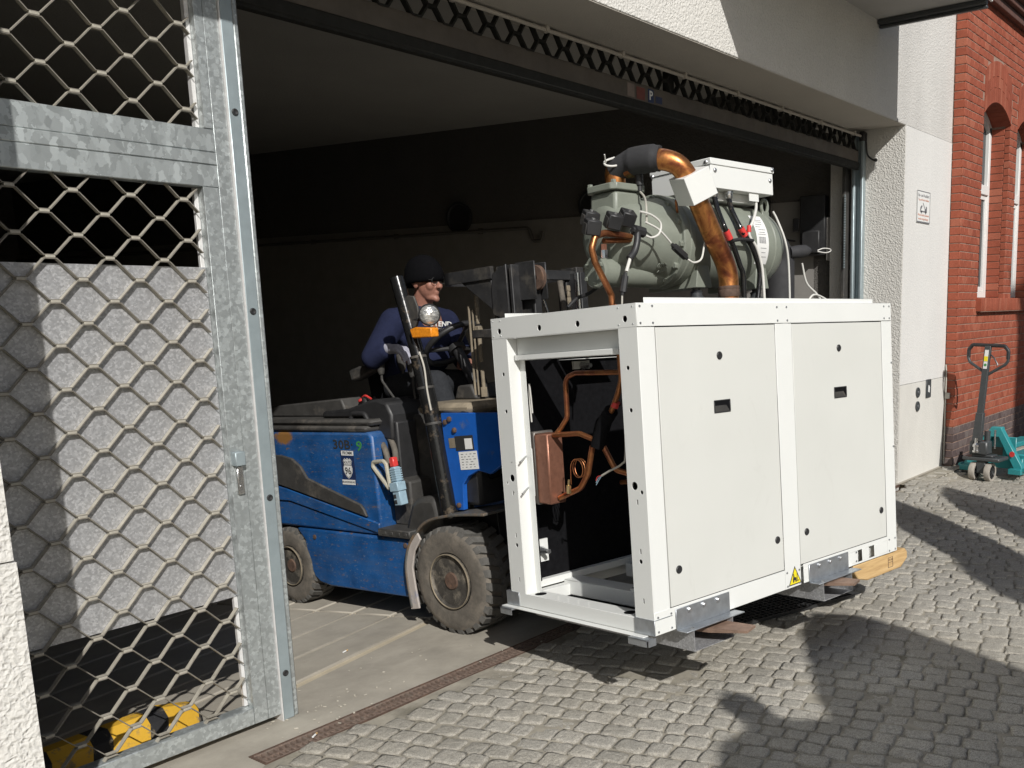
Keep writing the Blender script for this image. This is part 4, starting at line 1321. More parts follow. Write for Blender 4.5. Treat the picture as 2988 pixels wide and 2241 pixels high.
# end top beam with holes, and the stiffener behind it
mb = MB()
sm = [(.012, 1.272, .0022), (.012, 1.203, .0022)]
mb.plate_holes(.0, .900, 1.193, UH, t, -.0008, [(.845, 1.224, .0125), (.571, 1.223, .0125), (.331, 1.224, .0125), (.060, 1.225, .0125)], ENDF)
mb.box(0, .06, 0, .90, 1.2775, 1.2805); mb.box(0, .035, .003, .897, 1.190, 1.1925)
mb.build('top_beam', WH, un)
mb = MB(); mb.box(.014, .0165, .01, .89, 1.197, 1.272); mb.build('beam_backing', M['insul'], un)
ubox('inner_beam', WH, (.050, .053, .102, .795, 1.118, 1.192), (.030, .053, .102, .795, 1.1155, 1.1178), (.028, .031, .135, .790, 1.096, 1.1176), (.031, .06, .102, .795, 1.094, 1.0965))
pn = MB(); pn.lathe([(.0036, 0), (.003, .0012), (0, .0014)], (0, 0, 0), (-1, 0, 0), 10); pnm = pn.mesh('rivet'); pnm.materials.append(M['bolt'])
for (y, z) in ((.888, 1.268), (.888, 1.204), (.836, 1.268), (.836, 1.204), (.018, 1.268), (.018, 1.204), (.095, 1.268), (.095, 1.204)):
    inst('rivet', pnm, un, (-.0009, y, z))
# end bottom rail, feet
mb = MB()
mb.box(0, .0025, .03, .930, .0, .060, .0008)
mb.box(.0025, .085, .03, .930, .0575, .060); mb.box(.0825, .085, .03, .93, 0, .0575)
mb.box(-.030, .0025, .035, .945, -.0055, -.0025, .0006)
mb.build('bottom_rail', WH, un)
for y in (.745, .175):
    hm = MB(); hm.lathe([(.026, 0), (.026, .0008), (0, .0008)], (.042, y, .0602), (0, 0, 1), 20); hm.build('drain_hole', M['insul'], un)
for k in range(12):
    hm = MB(); hm.lathe([(.0045, 0), (.0045, .0008), (0, .0008)], (.02+.018*(k % 3), .40+.022*k, .0602), (0, 0, 1), 8); hm.build('small_hole', M['window_white'], un)
for (y0, y1) in ((-.006, .105), (.845, .936)):
    mb = MB(); mb.box(-.0045, -.0008, y0, y1, .0, .062, .0008); mb.box(-.0045, .10, y0, y1, .0602, .0632, .0008); mb.box(-.045, -.0045, y0+.01, y1, -.012, -.006); mb.box(-.045, -.0425, y0+.01, y1, -.034, -.006); mb.box(-.04, .0, (y0 if y0 < .1 else y1-.004), (y0+.004 if y0 < .1 else y1), -.034, -.006)
    mb.build('corner_bracket', plain('zinc_bracket', (.46, .485, .51), .36, .8, .14, 22, .05) if 'zinc_bracket' not in bpy.data.materials else bpy.data.materials['zinc_bracket'], un)
ZB = bpy.data.materials['zinc_bracket']
# long side
ubox('top_rail', WH, (.0, UL, -.003, -.0006, 1.193, UH), (0, UL, -.003, .05, 1.2781, 1.2805))
ubox('top_lip', WH, (.061, 1.684, .016, .0185, 1.281, 1.302))
ubox('bottom_rail', WH, (.112, .858, -.001, .0015, .0, .090), (.992, 1.735, -.001, .0015, 0.068, .090), (.992, 1.735, -.001, .0015, 0, .010), (.992, 1.452, -.001, .0015, .010, .068), (1.492, 1.556, -.001, .0015, .010, .068), (1.606, 1.735, -.001, .0015, .010, .068))
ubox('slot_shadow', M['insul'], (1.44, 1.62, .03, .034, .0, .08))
ubox('corner_foot', WH, (.0, .112, -.0032, -.0008, .0, .0915))
ubox('mid_post', WH, (.848, .968, -.0022, .0005, .0, 1.1905))
ubox('corner_post', WH, (1.730, UL, -.0022, .0005, .0, 1.1905), (UL-.0025, UL, .0, .09, 0, 1.19))
ubox('panel', PN, (.099, .845, -.0012, .02, .093, 1.188))
ubox('panel', PN, (.972, 1.727, -.0012, .02, .093, 1.188))
ubox('gasket', M['insul'], (.094, .85, .008, .018, .088, 1.1925), (.967, 1.732, .008, .018, .088, 1.1925))
for (x, z) in ((.465, 1.068), (1.340, 1.070), (.155, .235), (.803, .238), (1.026, .237), (1.680, .236)):
    mb = MB(); mb.lathe([(.0165, 0), (.0165, .003), (.014, .0055), (.008, .004), (.0, .0035)], (x, -.0013, z), (0, -1, 0), 24); mb.build('knob', M['black'], un)
for (x0, x1, z0, z1) in ((.416, .520, .834, .887), (1.289, 1.395, .834, .887)):
    h_ = MB()                                        # recessed grip: rim and a pocket that slopes back
    h_.box(x0, x1, -.005, -.0013, z1-.005, z1, .0015); h_.box(x0, x1, -.005, -.0013, z0, z0+.005, .0015); h_.box(x0, x0+.005, -.005, -.0013, z0+.005, z1-.005, .001); h_.box(x1-.005, x1, -.005, -.0013, z0+.005, z1-.005, .001)
    h_.add([(x0+.004, -.0016, z0+.004), (x1-.004, -.0016, z0+.004), (x1-.02, -.0014, z0+.030), (x0+.012, -.0014, z0+.030)], [[0, 1, 2, 3]])
    h_.build('grip', M['black'], un)
    h_ = MB(); h_.box(x0+.004, x1-.004, -.0017, -.0013, z0+.004, z1-.004); h_.build('grip_pocket', M['insul'], un)
    h_ = MB(); h_.add([(x0+.005, -.0030, z0+.005), (x1-.006, -.0030, z0+.005), (x1-.026, -.0019, z0+.030), (x0+.005, -.0019, z0+.030)], [[0, 1, 2, 3]]); h_.build('grip_slope', M['dusty_black'], un)
sc_ = MB(); sc_.lathe([(.0055, 0), (.0045, .002), (.0025, .0022), (.0, .0012)], (0, 0, 0), (0, -1, 0), 10); scm = sc_.mesh('screw'); scm.materials.append(M['bolt'])
for (x, z) in ((.018, 1.268), (.018, 1.205), (.085, 1.268), (.085, 1.205), (.865, 1.262), (.935, 1.262), (.867, 1.204), (.938, 1.204), (1.755, 1.264), (1.805, 1.264), (1.755, 1.205), (1.805, 1.205), (.02, .07), (.095, .07), (.02, .012), (.095, .012), (.862, .075), (.955, .072), (.864, .012), (.957, .012), (1.748, .07), (1.806, .07), (1.748, .012), (1.806, .012), (1.435, .062), (1.435, .018), (1.814, .55), (1.814, .98)):
    inst('screw', scm, un, (x, -.003, z))
# brackets for the fork channels
for (x0, x1) in ((.118, .449), (1.028, 1.357)):
    mb = MB(); mb.box(x0, x1, -.0075, -.0036, -.004, .081, .001); mb.box(x0, x1+.03, -.062, -.0036, -.0085, -.0042, .001)
    br_ = mb.build('fork_bracket', ZB, un)
    for k in range(3):
        b_ = MB(); xx = x0 + .077 + .088*k
        b_.lathe([(.013, 0), (.013, .002), (.0, .002)], (xx, -.0076, .064), (0, -1, 0), 16); b_.lathe([(.0085, .002), (.0085, .009), (.007, .0105), (0, .0105)], (xx, -.0076, .064), (0, -1, 0), 6)
        b_.build('bolt', M['bolt'], br_)
    b_ = MB(); b_.lathe([(.009, 0), (.009, .007), (0, .007)], (x0+.05, -.045, -.0042), (0, 0, 1), 6); b_.cyl((x0+.05, -.045, -.03), (x0+.05, -.045, -.008), .004); b_.build('bolt', M['bolt'], br_)
for (x0, x1) in ((.160, .402), (1.062, 1.302)):
    mb = MB(); mb.box(x0, x0+.003, -.060, .94, -.094, -.0092); mb.box(x1-.003, x1, -.060, .94, -.094, -.0092); mb.box(x0+.003, x1-.003, -.060, .94, -.094, -.091)
    cv = MB(); cv.box(x0-.02, x1+.02, .02, .90, -.0045, -.002); cv.build('channel_shade_sheet', M['insul'], un)  # added black sheet hides the fork and stands in for shade there
    mb.build('fork_channel', M['zinc_sheet'], un)
# warning triangle
mb = MB(); mb.prism([(.872, -.0024, .010), (.970, -.0024, .010), (.921, -.0024, .096)], (0, -.0006, 0)); tri = mb.build('warning_sign', M['ink'], un)
mb = MB(); mb.prism([(.880, -.0031, .015), (.962, -.0031, .015), (.921, -.0031, .086)], (0, -.0004, 0)); mb.build('yellow_field', M['yellow'], tri)
mb = MB()
def fl2(poly): mb.prism([(x, -.0036, z) for x, z in poly], (0, -.0004, 0))
fl2([(.903, .030), (.931, .030), (.931, .042), (.915, .045), (.911, .062), (.906, .062), (.906, .042), (.903, .042)]); fl2([(.934, .024), (.938, .024), (.938, .063), (.934, .063)]); fl2([(.938, .024), (.950, .024), (.950, .028), (.938, .028)])
for cx in (.908, .926): fl2([(cx+.0055*math.cos(2*math.pi*i/10), .026+.0055*math.sin(2*math.pi*i/10)) for i in range(10)])
mb.build('pictogram', M['ink'], tri)
# back, far end, roof frame, base
ubox('back_panel', M['insul'], (.13, 1.80, UW-.032, UW-.012, .09, 1.19))
ubox('back_skin', WH, (.0, UL, UW-.011, UW-.008, .0, 1.28))
ubox('back_top_rail', WH, (0, UL, UW-.060, UW-.0115, 1.255, 1.2795))
ubox('end_skin', WH, (UL-.006, UL-.003, .0, UW-.012, .0, 1.28))
ubox('inner_gasket', M['insul'], (.062, .13, .838, .850, .09, .50))
ubox('base_rail', WH, (.085, 1.80, .845, .88, .06, .092), (.085, 1.80, .03, .05, .0, .088))
ubox('cross_member', WH, (.26, .36, .05, .845, .0, .07), ch=.004)
ubox('cross_member', WH, (.66, .76, .05, .845, .0, .07), ch=.004)
ubox('base_plate', WH, (.085, .26, .80, .845, .0, .055), ch=.002)
ubox('pump_tray', M['insul'], (.27, .62, .18, .40, .078, .083))
ubox('tray_lip', WH, (.265, .27, .18, .40, .03, .083))
mb = MB(); mb.box(.12, .20, .868, .878, .17, .275); mb.build('hinge_plate', WH, un)
mb = MB(); mb.lathe([(.022, 0), (.016, .02), (.01, .05), (.012, .06)], (.155, .866, .225), (0, -1, 0), 6); mb.build('latch', M['bolt'], un)
mb = MB(); mb.box(.43, .53, .866, .878, 1.04, 1.078); mb.build('hinge_plate', WH, un)
mb = MB(); mb.lathe([(.02, 0), (.016, .02), (.01, .05), (.012, .06)], (.48, .864, 1.055), (0, -1, 0), 6); mb.build('latch', M['bolt'], un)
ubox('hanger_bracket', WH, (.35, .60, .70, .878, 1.0855, 1.0885))
# roof opening frame (outside lip) on the rear edge, seen over the top
ubox('top_lip', WH, (.05, 1.75, UW-.05, UW-.047, 1.28, 1.302))
# heat exchanger
hx = MB(); hx.box(.075, .165, .667, .757, .462, .772, .006); hxo = hx.build('heat_exchanger', M['copper_plate'], un)
hx = MB(); hx.box(.077, .19, .7575, .79, .455, .780, .006); hx.build('end_plate', plain('dull_steel', (.22, .2, .18), .45, .6, .15, 20), hxo)
ubox('mounting_plate', WH, (.060, .063, .757, .836, .497, .709))
for (y, z) in ((.80, .675), (.80, .535), (.855, .672), (.855, .538)):
    b_ = MB(); b_.cyl((.0, y-.03, z-.02), (.06, y, z), .004); b_.build('stud', M['bolt'], un)
def upipe(name, pts, r, mat=M['copper_thin'], rad=.05, n=12, parent=un, smooth=False):
    mb = MB(); mb.tube(spline(pts, 7) if smooth else fillet(pts, rad, 6), r, n); return mb.build(name, mat, parent)
upipe('copper_pipe', [(.10, .214, 1.29), (.11, .214, 1.0), (.11, .235, .945), (.12, .30, .86)], .0115)
upipe('copper_pipe', [(.11, .216, 1.024), (.12, .50, 1.028), (.125, .575, 1.010), (.13, .585, .84), (.12, .62, .795), (.11, .64, .772)], .011, rad=.05)
upipe('copper_pipe', [(.11, .66, .765), (.12, .50, .773), (.13, .415, .745)], .0115)
upipe('copper_pipe', [(.12, .425, .72), (.13, .475, .60), (.13, .53, .535), (.12, .66, .487)], .0125)
upipe('copper_pipe', [(.15, .388, .715), (.16, .336, .62), (.18, .20, .590), (.20, .10, .57)], .012)
upipe('copper_pipe', [(.42, .58, .52), (.40, .30, .55), (.38, .10, .555)], .012)
upipe('insulated_joint', [(.12, .296, .868), (.13, .345, .83), (.13, .405, .72)], .030, M['insul'], .02)
upipe('insulated_joint', [(.18, .315, .90), (.15, .405, .82), (.14, .42, .76)], .017, M['insul'], .02)
for (p, q) in (((.12, .263, .905), (.12, .275, .885)),):
    mb = MB(); mb.cyl(p, q, .0165); mb.build('red_marker', M['red'], un)
# capillary coil with brass fitting
cp = []
for i in range(44):
    a = 2*math.pi*i/16; cp.append((.10+.0015*i*.5, .515+.036*math.cos(a), .625+.04*math.sin(a)))
upipe('capillary_coil', [(.10, .555, .555)] + cp, .0023, M['copper_thin'], .003, 6)
mb = MB(); mb.cyl((.10, .575, .515), (.10, .572, .55), .011, n=6); mb.cyl((.10, .573, .55), (.10, .567, .575), .005); mb.build('brass_fitting', M['brass'], un)
upipe('cable', [(.06, .150, .90), (.06, .165, .70), (.07, .20, .66), (.08, .29, .625), (.08, .335, .605)], .0045, M['cable'], smooth=True)
upipe('cable', [(.07, .14, .98), (.06, .135, .80), (.06, .16, .56), (.06, .12, .50)], .004, M['black'], smooth=True)
upipe('cable', [(.07, .150, .99), (.06, .145, .86), (.06, .155, .78)], .008, M['dusty_black'], smooth=True)
for k in range(3): upipe('wire', [(.08, .332, .606), (.08, .36-.004*k, .60-.006*k), (.08, .372, .583-.009*k)], .0016, (M['red'], M['plug_blue'], M['plug_blue'])[k], smooth=True)
for k in range(2): upipe('cable', [(.10, .792, .99+.0*k), (.11, .80+.01*k, .93), (.12, .81+.01*k, .86-.04*k)], .004, M['white_cable'], smooth=True)
upipe('cable', [(.30, .24, .09), (.29, .235, .20), (.28, .215, .32)], .007, M['cable'], smooth=True)
# brown beams lying beyond on the roof frame
ubox('roof_beam', M['brown_steel'], (1.55, 2.02, .55, .60, 1.305, 1.335), (1.55, 2.02, .53, .62, 1.3355, 1.342), ch=.001)

# ---------------------------------------------------------------- compressor on top
GR = M['grey_green']
cx_y, cx_z = .455, 1.582
cmp_ = MB()
X = (1, 0, 0)
cmp_.lathe([(.0, .64), (.186, .64), (.192, .66), (.192, 1.225), (.188, 1.228), (.188, 1.236), (.192, 1.24), (.189, 1.275), (.176, 1.315), (.145, 1.347), (.09, 1.366), (0, 1.372)], (0, cx_y, cx_z), X, 56)
comp = cmp_.build('compressor', GR, un)
c_ = MB()
c_.lathe([(.0, .575), (.198, .575), (.204, .58), (.204, .612), (.199, .617), (.204, .622), (.204, .645), (.198, .650), (0, .65)], (0, cx_y, cx_z), X, 56); c_.build('main_flange', GR, comp)
c_ = MB(); c_.lathe([(0, .27), (.10, .27), (.128, .285), (.150, .33), (.165, .45), (.186, .574), (0, .574)], (0, cx_y, cx_z+.005), X, 40); c_.build('bearing_housing', GR, comp)
c_ = MB(); c_.lathe([(0, .205), (.062, .205), (.068, .21), (.068, .232), (.060, .236), (.062, .25), (.062, .57), (0, .57)], (0, .435, 1.442), X, 32); c_.build('slider_housing', GR, comp)
c_ = MB(); c_.lathe([(0, .30), (.05, .30), (.058, .31), (.06, .56), (0, .57)], (0, .52, 1.50), X, 24); c_.build('oil_gallery', GR, comp)
c_ = MB(); c_.prism([(.285, .375, 1.64), (.47, .375, 1.64), (.445, .375, 1.775), (.295, .375, 1.775)], (0, .16, 0)); c_.build('discharge_neck', GR, comp, bevel=.015)
c_ = MB(); c_.prism([(.275, .385, 1.776), (.295, .362, 1.776), (.455, .362, 1.776), (.478, .385, 1.776), (.478, .525, 1.776), (.455, .548, 1.776), (.295, .548, 1.776), (.275, .525, 1.776)], (0, 0, .028)); c_.build('discharge_flange', GR, comp, bevel=.004)
def hexbolt(c, ax, r=.013, h=.012, parent=comp, mat=GR):
    b_ = MB(); b_.lathe([(r*1.25, 0), (r*1.25, .002), (r, .0025), (r, h), (r*.8, h*1.15), (0, h*1.15)], c, ax, 6); b_.build('bolt', mat, parent)
for k in range(12):
    a = 2*math.pi*(k+.3)/12
    hexbolt((.575, cx_y+.186*math.cos(a), cx_z+.186*math.sin(a)), (-1, 0, 0), .014, .016)
for k in range(6):
    a = 2*math.pi*(k+.5)/6; hexbolt((.205, .435+.052*math.cos(a), 1.442+.052*math.sin(a)), (-1, 0, 0), .010, .010)
for (x, y) in ((.296, .383), (.457, .383), (.296, .527), (.457, .527)): hexbolt((x, y, 1.803), (0, 0, 1), .012, .012)
for x in (.74, 1.16):
    c_ = MB(); c_.prism([(x-.055, .30, 1.372), (x+.055, .30, 1.372), (x+.03, .30, 1.50), (x-.03, .30, 1.50)], (0, .30, 0)); c_.build('foot', GR, comp, bevel=.004)
for x in (.73, 1.16):
    d_ = MB(); d_.lathe([(.034, 0), (.034, .012), (.026, .015), (.026, .03), (.03, .034), (.018, .04), (.018, .05)], (x, .34, 1.322), (0, 0, 1), 20); d_.box(x-.055, x+.10, .28, .40, 1.308, 1.3225, .004); d_.build('damper', M['dark_grey_paint'], comp)
c_ = MB()                                            # lifting eye
ring = [(1.262+.024*math.cos(2*math.pi*i/20), 1.768+.032*math.sin(2*math.pi*i/20)) for i in range(20)]
c_.tube([(x, .345, z) for x, z in ring], .0085, 8, closed=True); c_.box(1.235, 1.288, .336, .354, 1.70, 1.745, .003); c_.build('lifting_eye', GR, comp)
# cast lettering
def comp_text(s, x, ang, size, r=.2045):
    a = math.radians(ang); y = cx_y - r*math.cos(a); z = cx_z + r*math.sin(a)
    return text('cast_letters', s, GR, face_M((x, y, z), (1, 0, 0), (0, math.sin(a), math.cos(a))), size, comp, .002, bold=True)
comp_text('8359 A', .515, -43, .028, .1735); comp_text('NF1', .520, -55, .028, .1745)
# solenoid valves
for (x, y, z, rx) in ((.185, .285, 1.628, .5), (.262, .285, 1.645, .6), (.085, .305, 1.600, .35), (.115, .345, 1.640, .4)):
    Ms = Matrix.Translation((x, y, z)) @ Matrix.Rotation(rx, 4, 'X') @ Matrix.Rotation(-.4, 4, 'Z')
    s_ = MB(); s_.box(-.030, .030, -.034, .024, -.027, .031, .004, Ms); so = s_.build('solenoid', M['black'], comp)
    s_ = MB(); s_.box(-.0325, .0325, -.027, .018, -.029, .014, .001, Ms); s_.build('coil_shell', M['dusty_black'], so)
    s_ = MB(); s_.cyl(Ms @ Vector((0, .02, 0)), Ms @ Vector((.06, .115, -.01)), .014, n=10); s_.build('valve_stem', GR, so)
    s_ = MB(); s_.lathe([(.008, 0), (.008, .006), (0, .006)], Ms @ Vector((0, -.006, .0312)), Ms.to_3x3() @ Vector((0, 0, 1)), 10); s_.build('nut', M['bolt'], so)
# small copper line on the end of the compressor
upipe('copper_pipe', [(.30, .305, 1.574), (.15, .295, 1.580), (.092, .295, 1.566), (.073, .30, 1.516), (.087, .30, 1.462), (.135, .30, 1.385), (.165, .30, 1.335), (.168, .30, 1.26)], .0135, M['copper_thin'], .03)
upipe('copper_pipe', [(.32, .325, 1.563), (.22, .322, 1.556), (.16, .32, 1.552)], .011, M['copper_thin'])
mb = MB(); mb.cyl((.138, .30, 1.480), (.138, .30, 1.512), .016, n=6); mb.build('fitting', M['chrome'], un)
mb = MB(); mb.cyl((.138, .30, 1.512), (.139, .30, 1.535), .013, n=6); mb.build('copper_nut', M['copper_plate'], un)
upipe('copper_pipe', [(.60, .31, 1.685), (.57, .285, 1.69), (.56, .28, 1.735), (.60, .26, 1.775), (.70, .24, 1.815)], .0055, M['copper_thin'], .015)
# big discharge line
P0 = [(.42, .455, 1.815), (.42, .455, 1.915), (.485, .27, 1.925), (.545, .19, 1.905), (.585, .175, 1.78), (.672, .175, 1.627), (.770, .175, 1.475), (.775, .175, 1.27)]
upipe('discharge_stub', [(.385, .465, 1.79), (.385, .465, 1.85)], .036, M['copper'], .03, 20)
full = spline([(.385, .465, 1.82), (.385, .452, 1.872), (.405, .36, 1.892), (.435, .26, 1.890), (.478, .20, 1.868), (.517, .178, 1.825), (.555, .175, 1.765), (.603, .175, 1.687), (.684, .175, 1.555), (.735, .175, 1.478), (.757, .175, 1.42), (.760, .175, 1.36), (.757, .175, 1.27)], 6)
mb = MB(); mb.tube(full, .044, 24); mb.build('discharge_pipe', M['copper'], un)
k0 = max(range(len(full)), key=lambda i: -abs(full[i].y-.43) - (9 if full[i].z < 1.88 else 0))
sl_ = [p for p in full if p.z > 1.90 and p.y > .235]
mb = MB(); mb.tube(spline([(.383, .462, 1.868), (.392, .41, 1.890), (.408, .345, 1.897), (.428, .28, 1.896), (.443, .25, 1.892)], 5), [.047]*8 + [.057]*9 + [.053]*4, 20); mb.build('pipe_insulation', M['insul_skin'] if 'insul_skin' in M else plain('rubber_foam', (.028, .028, .03), .75, 0, .15, 12, .1), un)
mb = MB(); mb.lathe([(.006, 0), (.018, .01), (.022, .04), (.020, .07), (.012, .09), (.004, .096)], (.425, .335, 1.925), (-.45, .85, .02), 14); mb.build('sensor_wrap', bpy.data.materials['rubber_foam'], un)
mb = MB(); mb.sphere((.42, .40, 1.852), (.03, .045, .016)); mb.build('mastic', plain('ochre_mastic', (.12, .085, .03), .8, 0, .3, 40, .3), un)
mb = MB(); mb.cyl((.425, .36, 1.80), (.423, .36, 1.858), .017, n=14); mb.cyl((.425, .36, 1.775), (.425, .36, 1.80), .011, n=10); mb.build('pressure_sensor', M['black'], un)
ring = [(.7656+.0485*0, 0, 0)]
mb = MB(); mb.lathe([(.0475, 0), (.0485, .003), (.0485, .012), (.0475, .015)], (.759, .175, 1.352), (0, 0, 1), 24); mb.lathe([(.0472, 0), (.0482, .002), (.0482, .03), (.0472, .032)], (.758, .175, 1.32), (0, 0, 1), 24); mb.build('braze_ring', M['rust'], un)
# white box clamped on the pipe
Mc = face_M((.612, .150, 1.752), (.62, -.08, .55), (-.55, .05, .70))
d1 = (Vector((.672, .175, 1.627)) - Vector((.59, .175, 1.79))).normalized()
e1 = Vector((0, 1, 0)); e2 = d1.cross(e1)
Mc = Matrix(((e1.x, e2.x, d1.x, .552), (e1.y, e2.y, d1.y, .170), (e1.z, e2.z, d1.z, 1.777), (0, 0, 0, 1))) @ Matrix.Rotation(.35, 4, 'Z')
mb = MB(); mb.box(-.066, .066, -.064, .064, -.058, .060, .002, Mc); wb = mb.build('clamp_box', WH, un)
mb = MB(); mb.lathe([(.008, 0), (.006, .004), (0, .005)], Mc @ Vector((.0, .0642, -.045)), Mc.to_3x3() @ Vector((0, 1, 0)), 10); mb.lathe([(.008, 0), (.006, .004), (0, .005)], Mc @ Vector((.0662, .03, -.045)), Mc.to_3x3() @ Vector((1, 0, 0)), 10); mb.build('screw', M['bolt'], wb)
# terminal box
tb = MB(); tb.box(.802, 1.255, .282, .65, 1.812, 1.912, .002); tbo = tb.build('terminal_box', WH, un)
tb = MB(); tb.box(.797, 1.260, .277, .655, 1.9125, 1.940, .002); tb.build('lid', WH, tbo)
for (p, ax) in (((.83, .2815, 1.888), (0, -1, 0)), ((1.232, .2815, 1.878), (0, -1, 0)), ((.7965, .305, 1.923), (-1, 0, 0)), ((.7965, .64, 1.915), (-1, 0, 0)), ((1.245, .2765, 1.928), (0, -1, 0))):
    sc_ = MB(); sc_.lathe([(.011, 0), (.010, .003), (.006, .006), (0, .006)], p, ax, 12); sc_.build('screw', M['bolt'], tbo)
tb = MB(); tb.box(1.08, 1.15, .29, .293, 1.775, 1.812); tb.box(.85, 1.20, .34, .60, 1.772, 1.811, .002); tb.build('bracket', WH, tbo)
for (x, z0, r) in ((.857, 1.812, .017), (.959, 1.812, .019), (1.161, 1.812, .013)):
    g_ = MB(); g_.lathe([(r*1.2, 0), (r*1.2, .010), (r, .012), (r, .026), (r*.85, .034)], (x, .315, z0), (0, 0, -1), 12); g_.build('cable_gland', M['chrome'], tbo)
upipe('power_cable', [(.857, .315, 1.78), (.845, .29, 1.72), (.82, .24, 1.645), (.841, .235, 1.601), (.875, .235, 1.556), (.918, .235, 1.47), (.939, .235, 1.418), (.937, .235, 1.25)], .0125, M['black_gloss'], smooth=True)
upipe('power_cable', [(.959, .315, 1.78), (.94, .285, 1.72), (.945, .24, 1.63), (.985, .235, 1.587), (1.025, .235, 1.536), (1.059, .235, 1.463), (1.059, .235, 1.40), (1.02, .235, 1.25)], .0125, M['black_gloss'], smooth=True)
upipe('signal_cable', [(1.161, .315, 1.785), (1.10, .27, 1.735), (1.02, .228, 1.67), (.986, .225, 1.63), (.99, .225, 1.595), (1.03, .222, 1.551), (1.06, .22, 1.473), (1.068, .22, 1.393), (1.071, .22, 1.25)], .007, M['white_cable'], smooth=True)
upipe('cable_tie', [(.855, .222, 1.574), (.93, .218, 1.583), (1.0, .218, 1.580)], .008, M['black'], smooth=True)
for (p, q, r) in (((.856, .235, 1.582), (.832, .235, 1.618), .0155), ((.968, .236, 1.602), (.942, .239, 1.635), .0155), ((.985, .225, 1.648), (.984, .225, 1.618), .010)):
    mb = MB(); mb.cyl(p, q, r, n=14); mb.build('red_marker', M['red'], un)
# sensor leads and plugs
def lead(pts, r=.0042, mat=M['cable']): return upipe('sensor_lead', pts, r, mat, smooth=True, n=8)
lead([(.365, .44, 1.921), (.32, .45, 1.904), (.309, .44, 1.886), (.328, .42, 1.879), (.376, .40, 1.885), (.42, .38, 1.87)], .0045, M['white_cable'])
lead([(.312, .44, 1.895), (.289, .42, 1.922)], .003, M['white_cable'])
lead([(.425, .36, 1.775), (.40, .31, 1.74), (.345, .25, 1.69), (.322, .23, 1.618)], .0045)
lead([(.276, .22, 1.662), (.342, .22, 1.652), (.388, .215, 1.622), (.377, .215, 1.58), (.335, .215, 1.561), (.301, .22, 1.567)], .0045, M['white_cable'])
lead([(.306, .222, 1.622), (.365, .218, 1.602), (.398, .215, 1.581), (.444, .215, 1.545)], .0042, M['white_cable'])
lead([(.537, .21, 1.48), (.573, .205, 1.467), (.619, .205, 1.483), (.646, .21, 1.533), (.661, .215, 1.578), (.653, .235, 1.66)], .0042, M['white_cable'])
for (p, q, r) in (((.450, .215, 1.538), (.538, .212, 1.482), .016), ((.228, .222, 1.588), (.300, .22, 1.578), .022), ((.165, .21, 1.415), (.138, .21, 1.325), .014)):
    p, q = Vector(p), Vector(q); mb = MB(); d = (q-p)
    mb.tube([p, p+d*.12, p+d*.14, p+d*.86, p+d*.88, q], [r*.5, r*.6, r, r, r*.6, r*.45], 8); mb.build('plug', M['black'], un, 25)
upipe('signal_cable', [(.25, .215, 1.575), (.240, .21, 1.54), (.222, .21, 1.50), (.190, .21, 1.47)], .014, M['black'], smooth=True)
lead([(.194, .208, 1.474), (.168, .208, 1.420)], .007, M['white_cable'])
lead([(.138, .21, 1.325), (.13, .21, 1.25)], .004)
lead([(1.244, .28, 1.736), (1.264, .27, 1.694), (1.285, .245, 1.596), (1.306, .245, 1.486), (1.309, .25, 1.25)], .005, M['white_cable'])
lead([(1.665, .42, 1.52), (1.70, .42, 1.42), (1.76, .40, 1.36), (1.80, .38, 1.30)], .005, M['white_cable'])
lead([(1.52, .30, 1.30), (1.57, .29, 1.345), (1.66, .29, 1.33), (1.74, .28, 1.29)], .005, M['white_cable'])
upipe('signal_cable', [(.10, .50, 1.30), (.16, .50, 1.34), (.24, .52, 1.36), (.30, .52, 1.39)], .008, M['black'], smooth=True)
# suction elbow at the far end, in black insulation
upipe('suction_pipe', [(1.30, .50, 1.60), (1.54, .50, 1.60), (1.575, .50, 1.55), (1.555, .50, 1.25)], .080, bpy.data.materials['rubber_foam'], .09, 18)
mb = MB(); mb.lathe([(.03, 0), (.034, .05), (.03, .10), (.014, .125), (.004, .13)], (1.57, .43, 1.572), (.9, -.4, .08), 12); mb.build('sensor_wrap', bpy.data.materials['rubber_foam'], un)
lead([(1.715, .355, 1.58), (1.745, .34, 1.59), (1.79, .33, 1.588), (1.80, .33, 1.578), (1.76, .335, 1.568), (1.715, .355, 1.575)], .0028, M['white_cable'])
# rating label wrapped on the shell
lb = MB(); n = 10; r = .1935
for i in range(n+1):
    a = math.radians(42 - 72*i/n)
    for x in (1.088, 1.178):
        lb.v.append(Vector((x, cx_y - r*math.cos(a), cx_z + r*math.sin(a))))
for i in range(n): lb.f.append([2*i, 2*i+1, 2*i+3, 2*i+2])
lo = lb.build('rating_label', M['paper'], comp, recalc=False)
def lab_bar(mb, x0, x1, d0, d1):
    q = []
    for d in (d0, d1):
        a = math.radians(d)
        for x in (x0, x1): q.append(Vector((x, cx_y - (r+.0006)*math.cos(a), cx_z + (r+.0006)*math.sin(a))))
    mb.add(q, [[0, 1, 3, 2]])
lk = MB()
for k in range(12):
    x0 = 1.105 + k*.0043; lab_bar(lk, x0, x0 + (.0026 if k % 3 else .0014), 8, -1)
for d, x0, x1 in ((34, 1.108, 1.163), (31, 1.115, 1.158), (27, 1.103, 1.153), (23, 1.098, 1.133), (19, 1.115, 1.165), (15, 1.115, 1.158), (12, 1.103, 1.163), (-7, 1.115, 1.158), (-13, 1.123, 1.153), (-19, 1.103, 1.163)):
    x = x0
    while x < x1:
        w_ = random.uniform(.003, .008); lab_bar(lk, x, min(x+w_, x1), d, d-.9); x += w_ + .0022
tag(lk.build('print', M['grey_ink'], lo, recalc=False), kind='stuff')

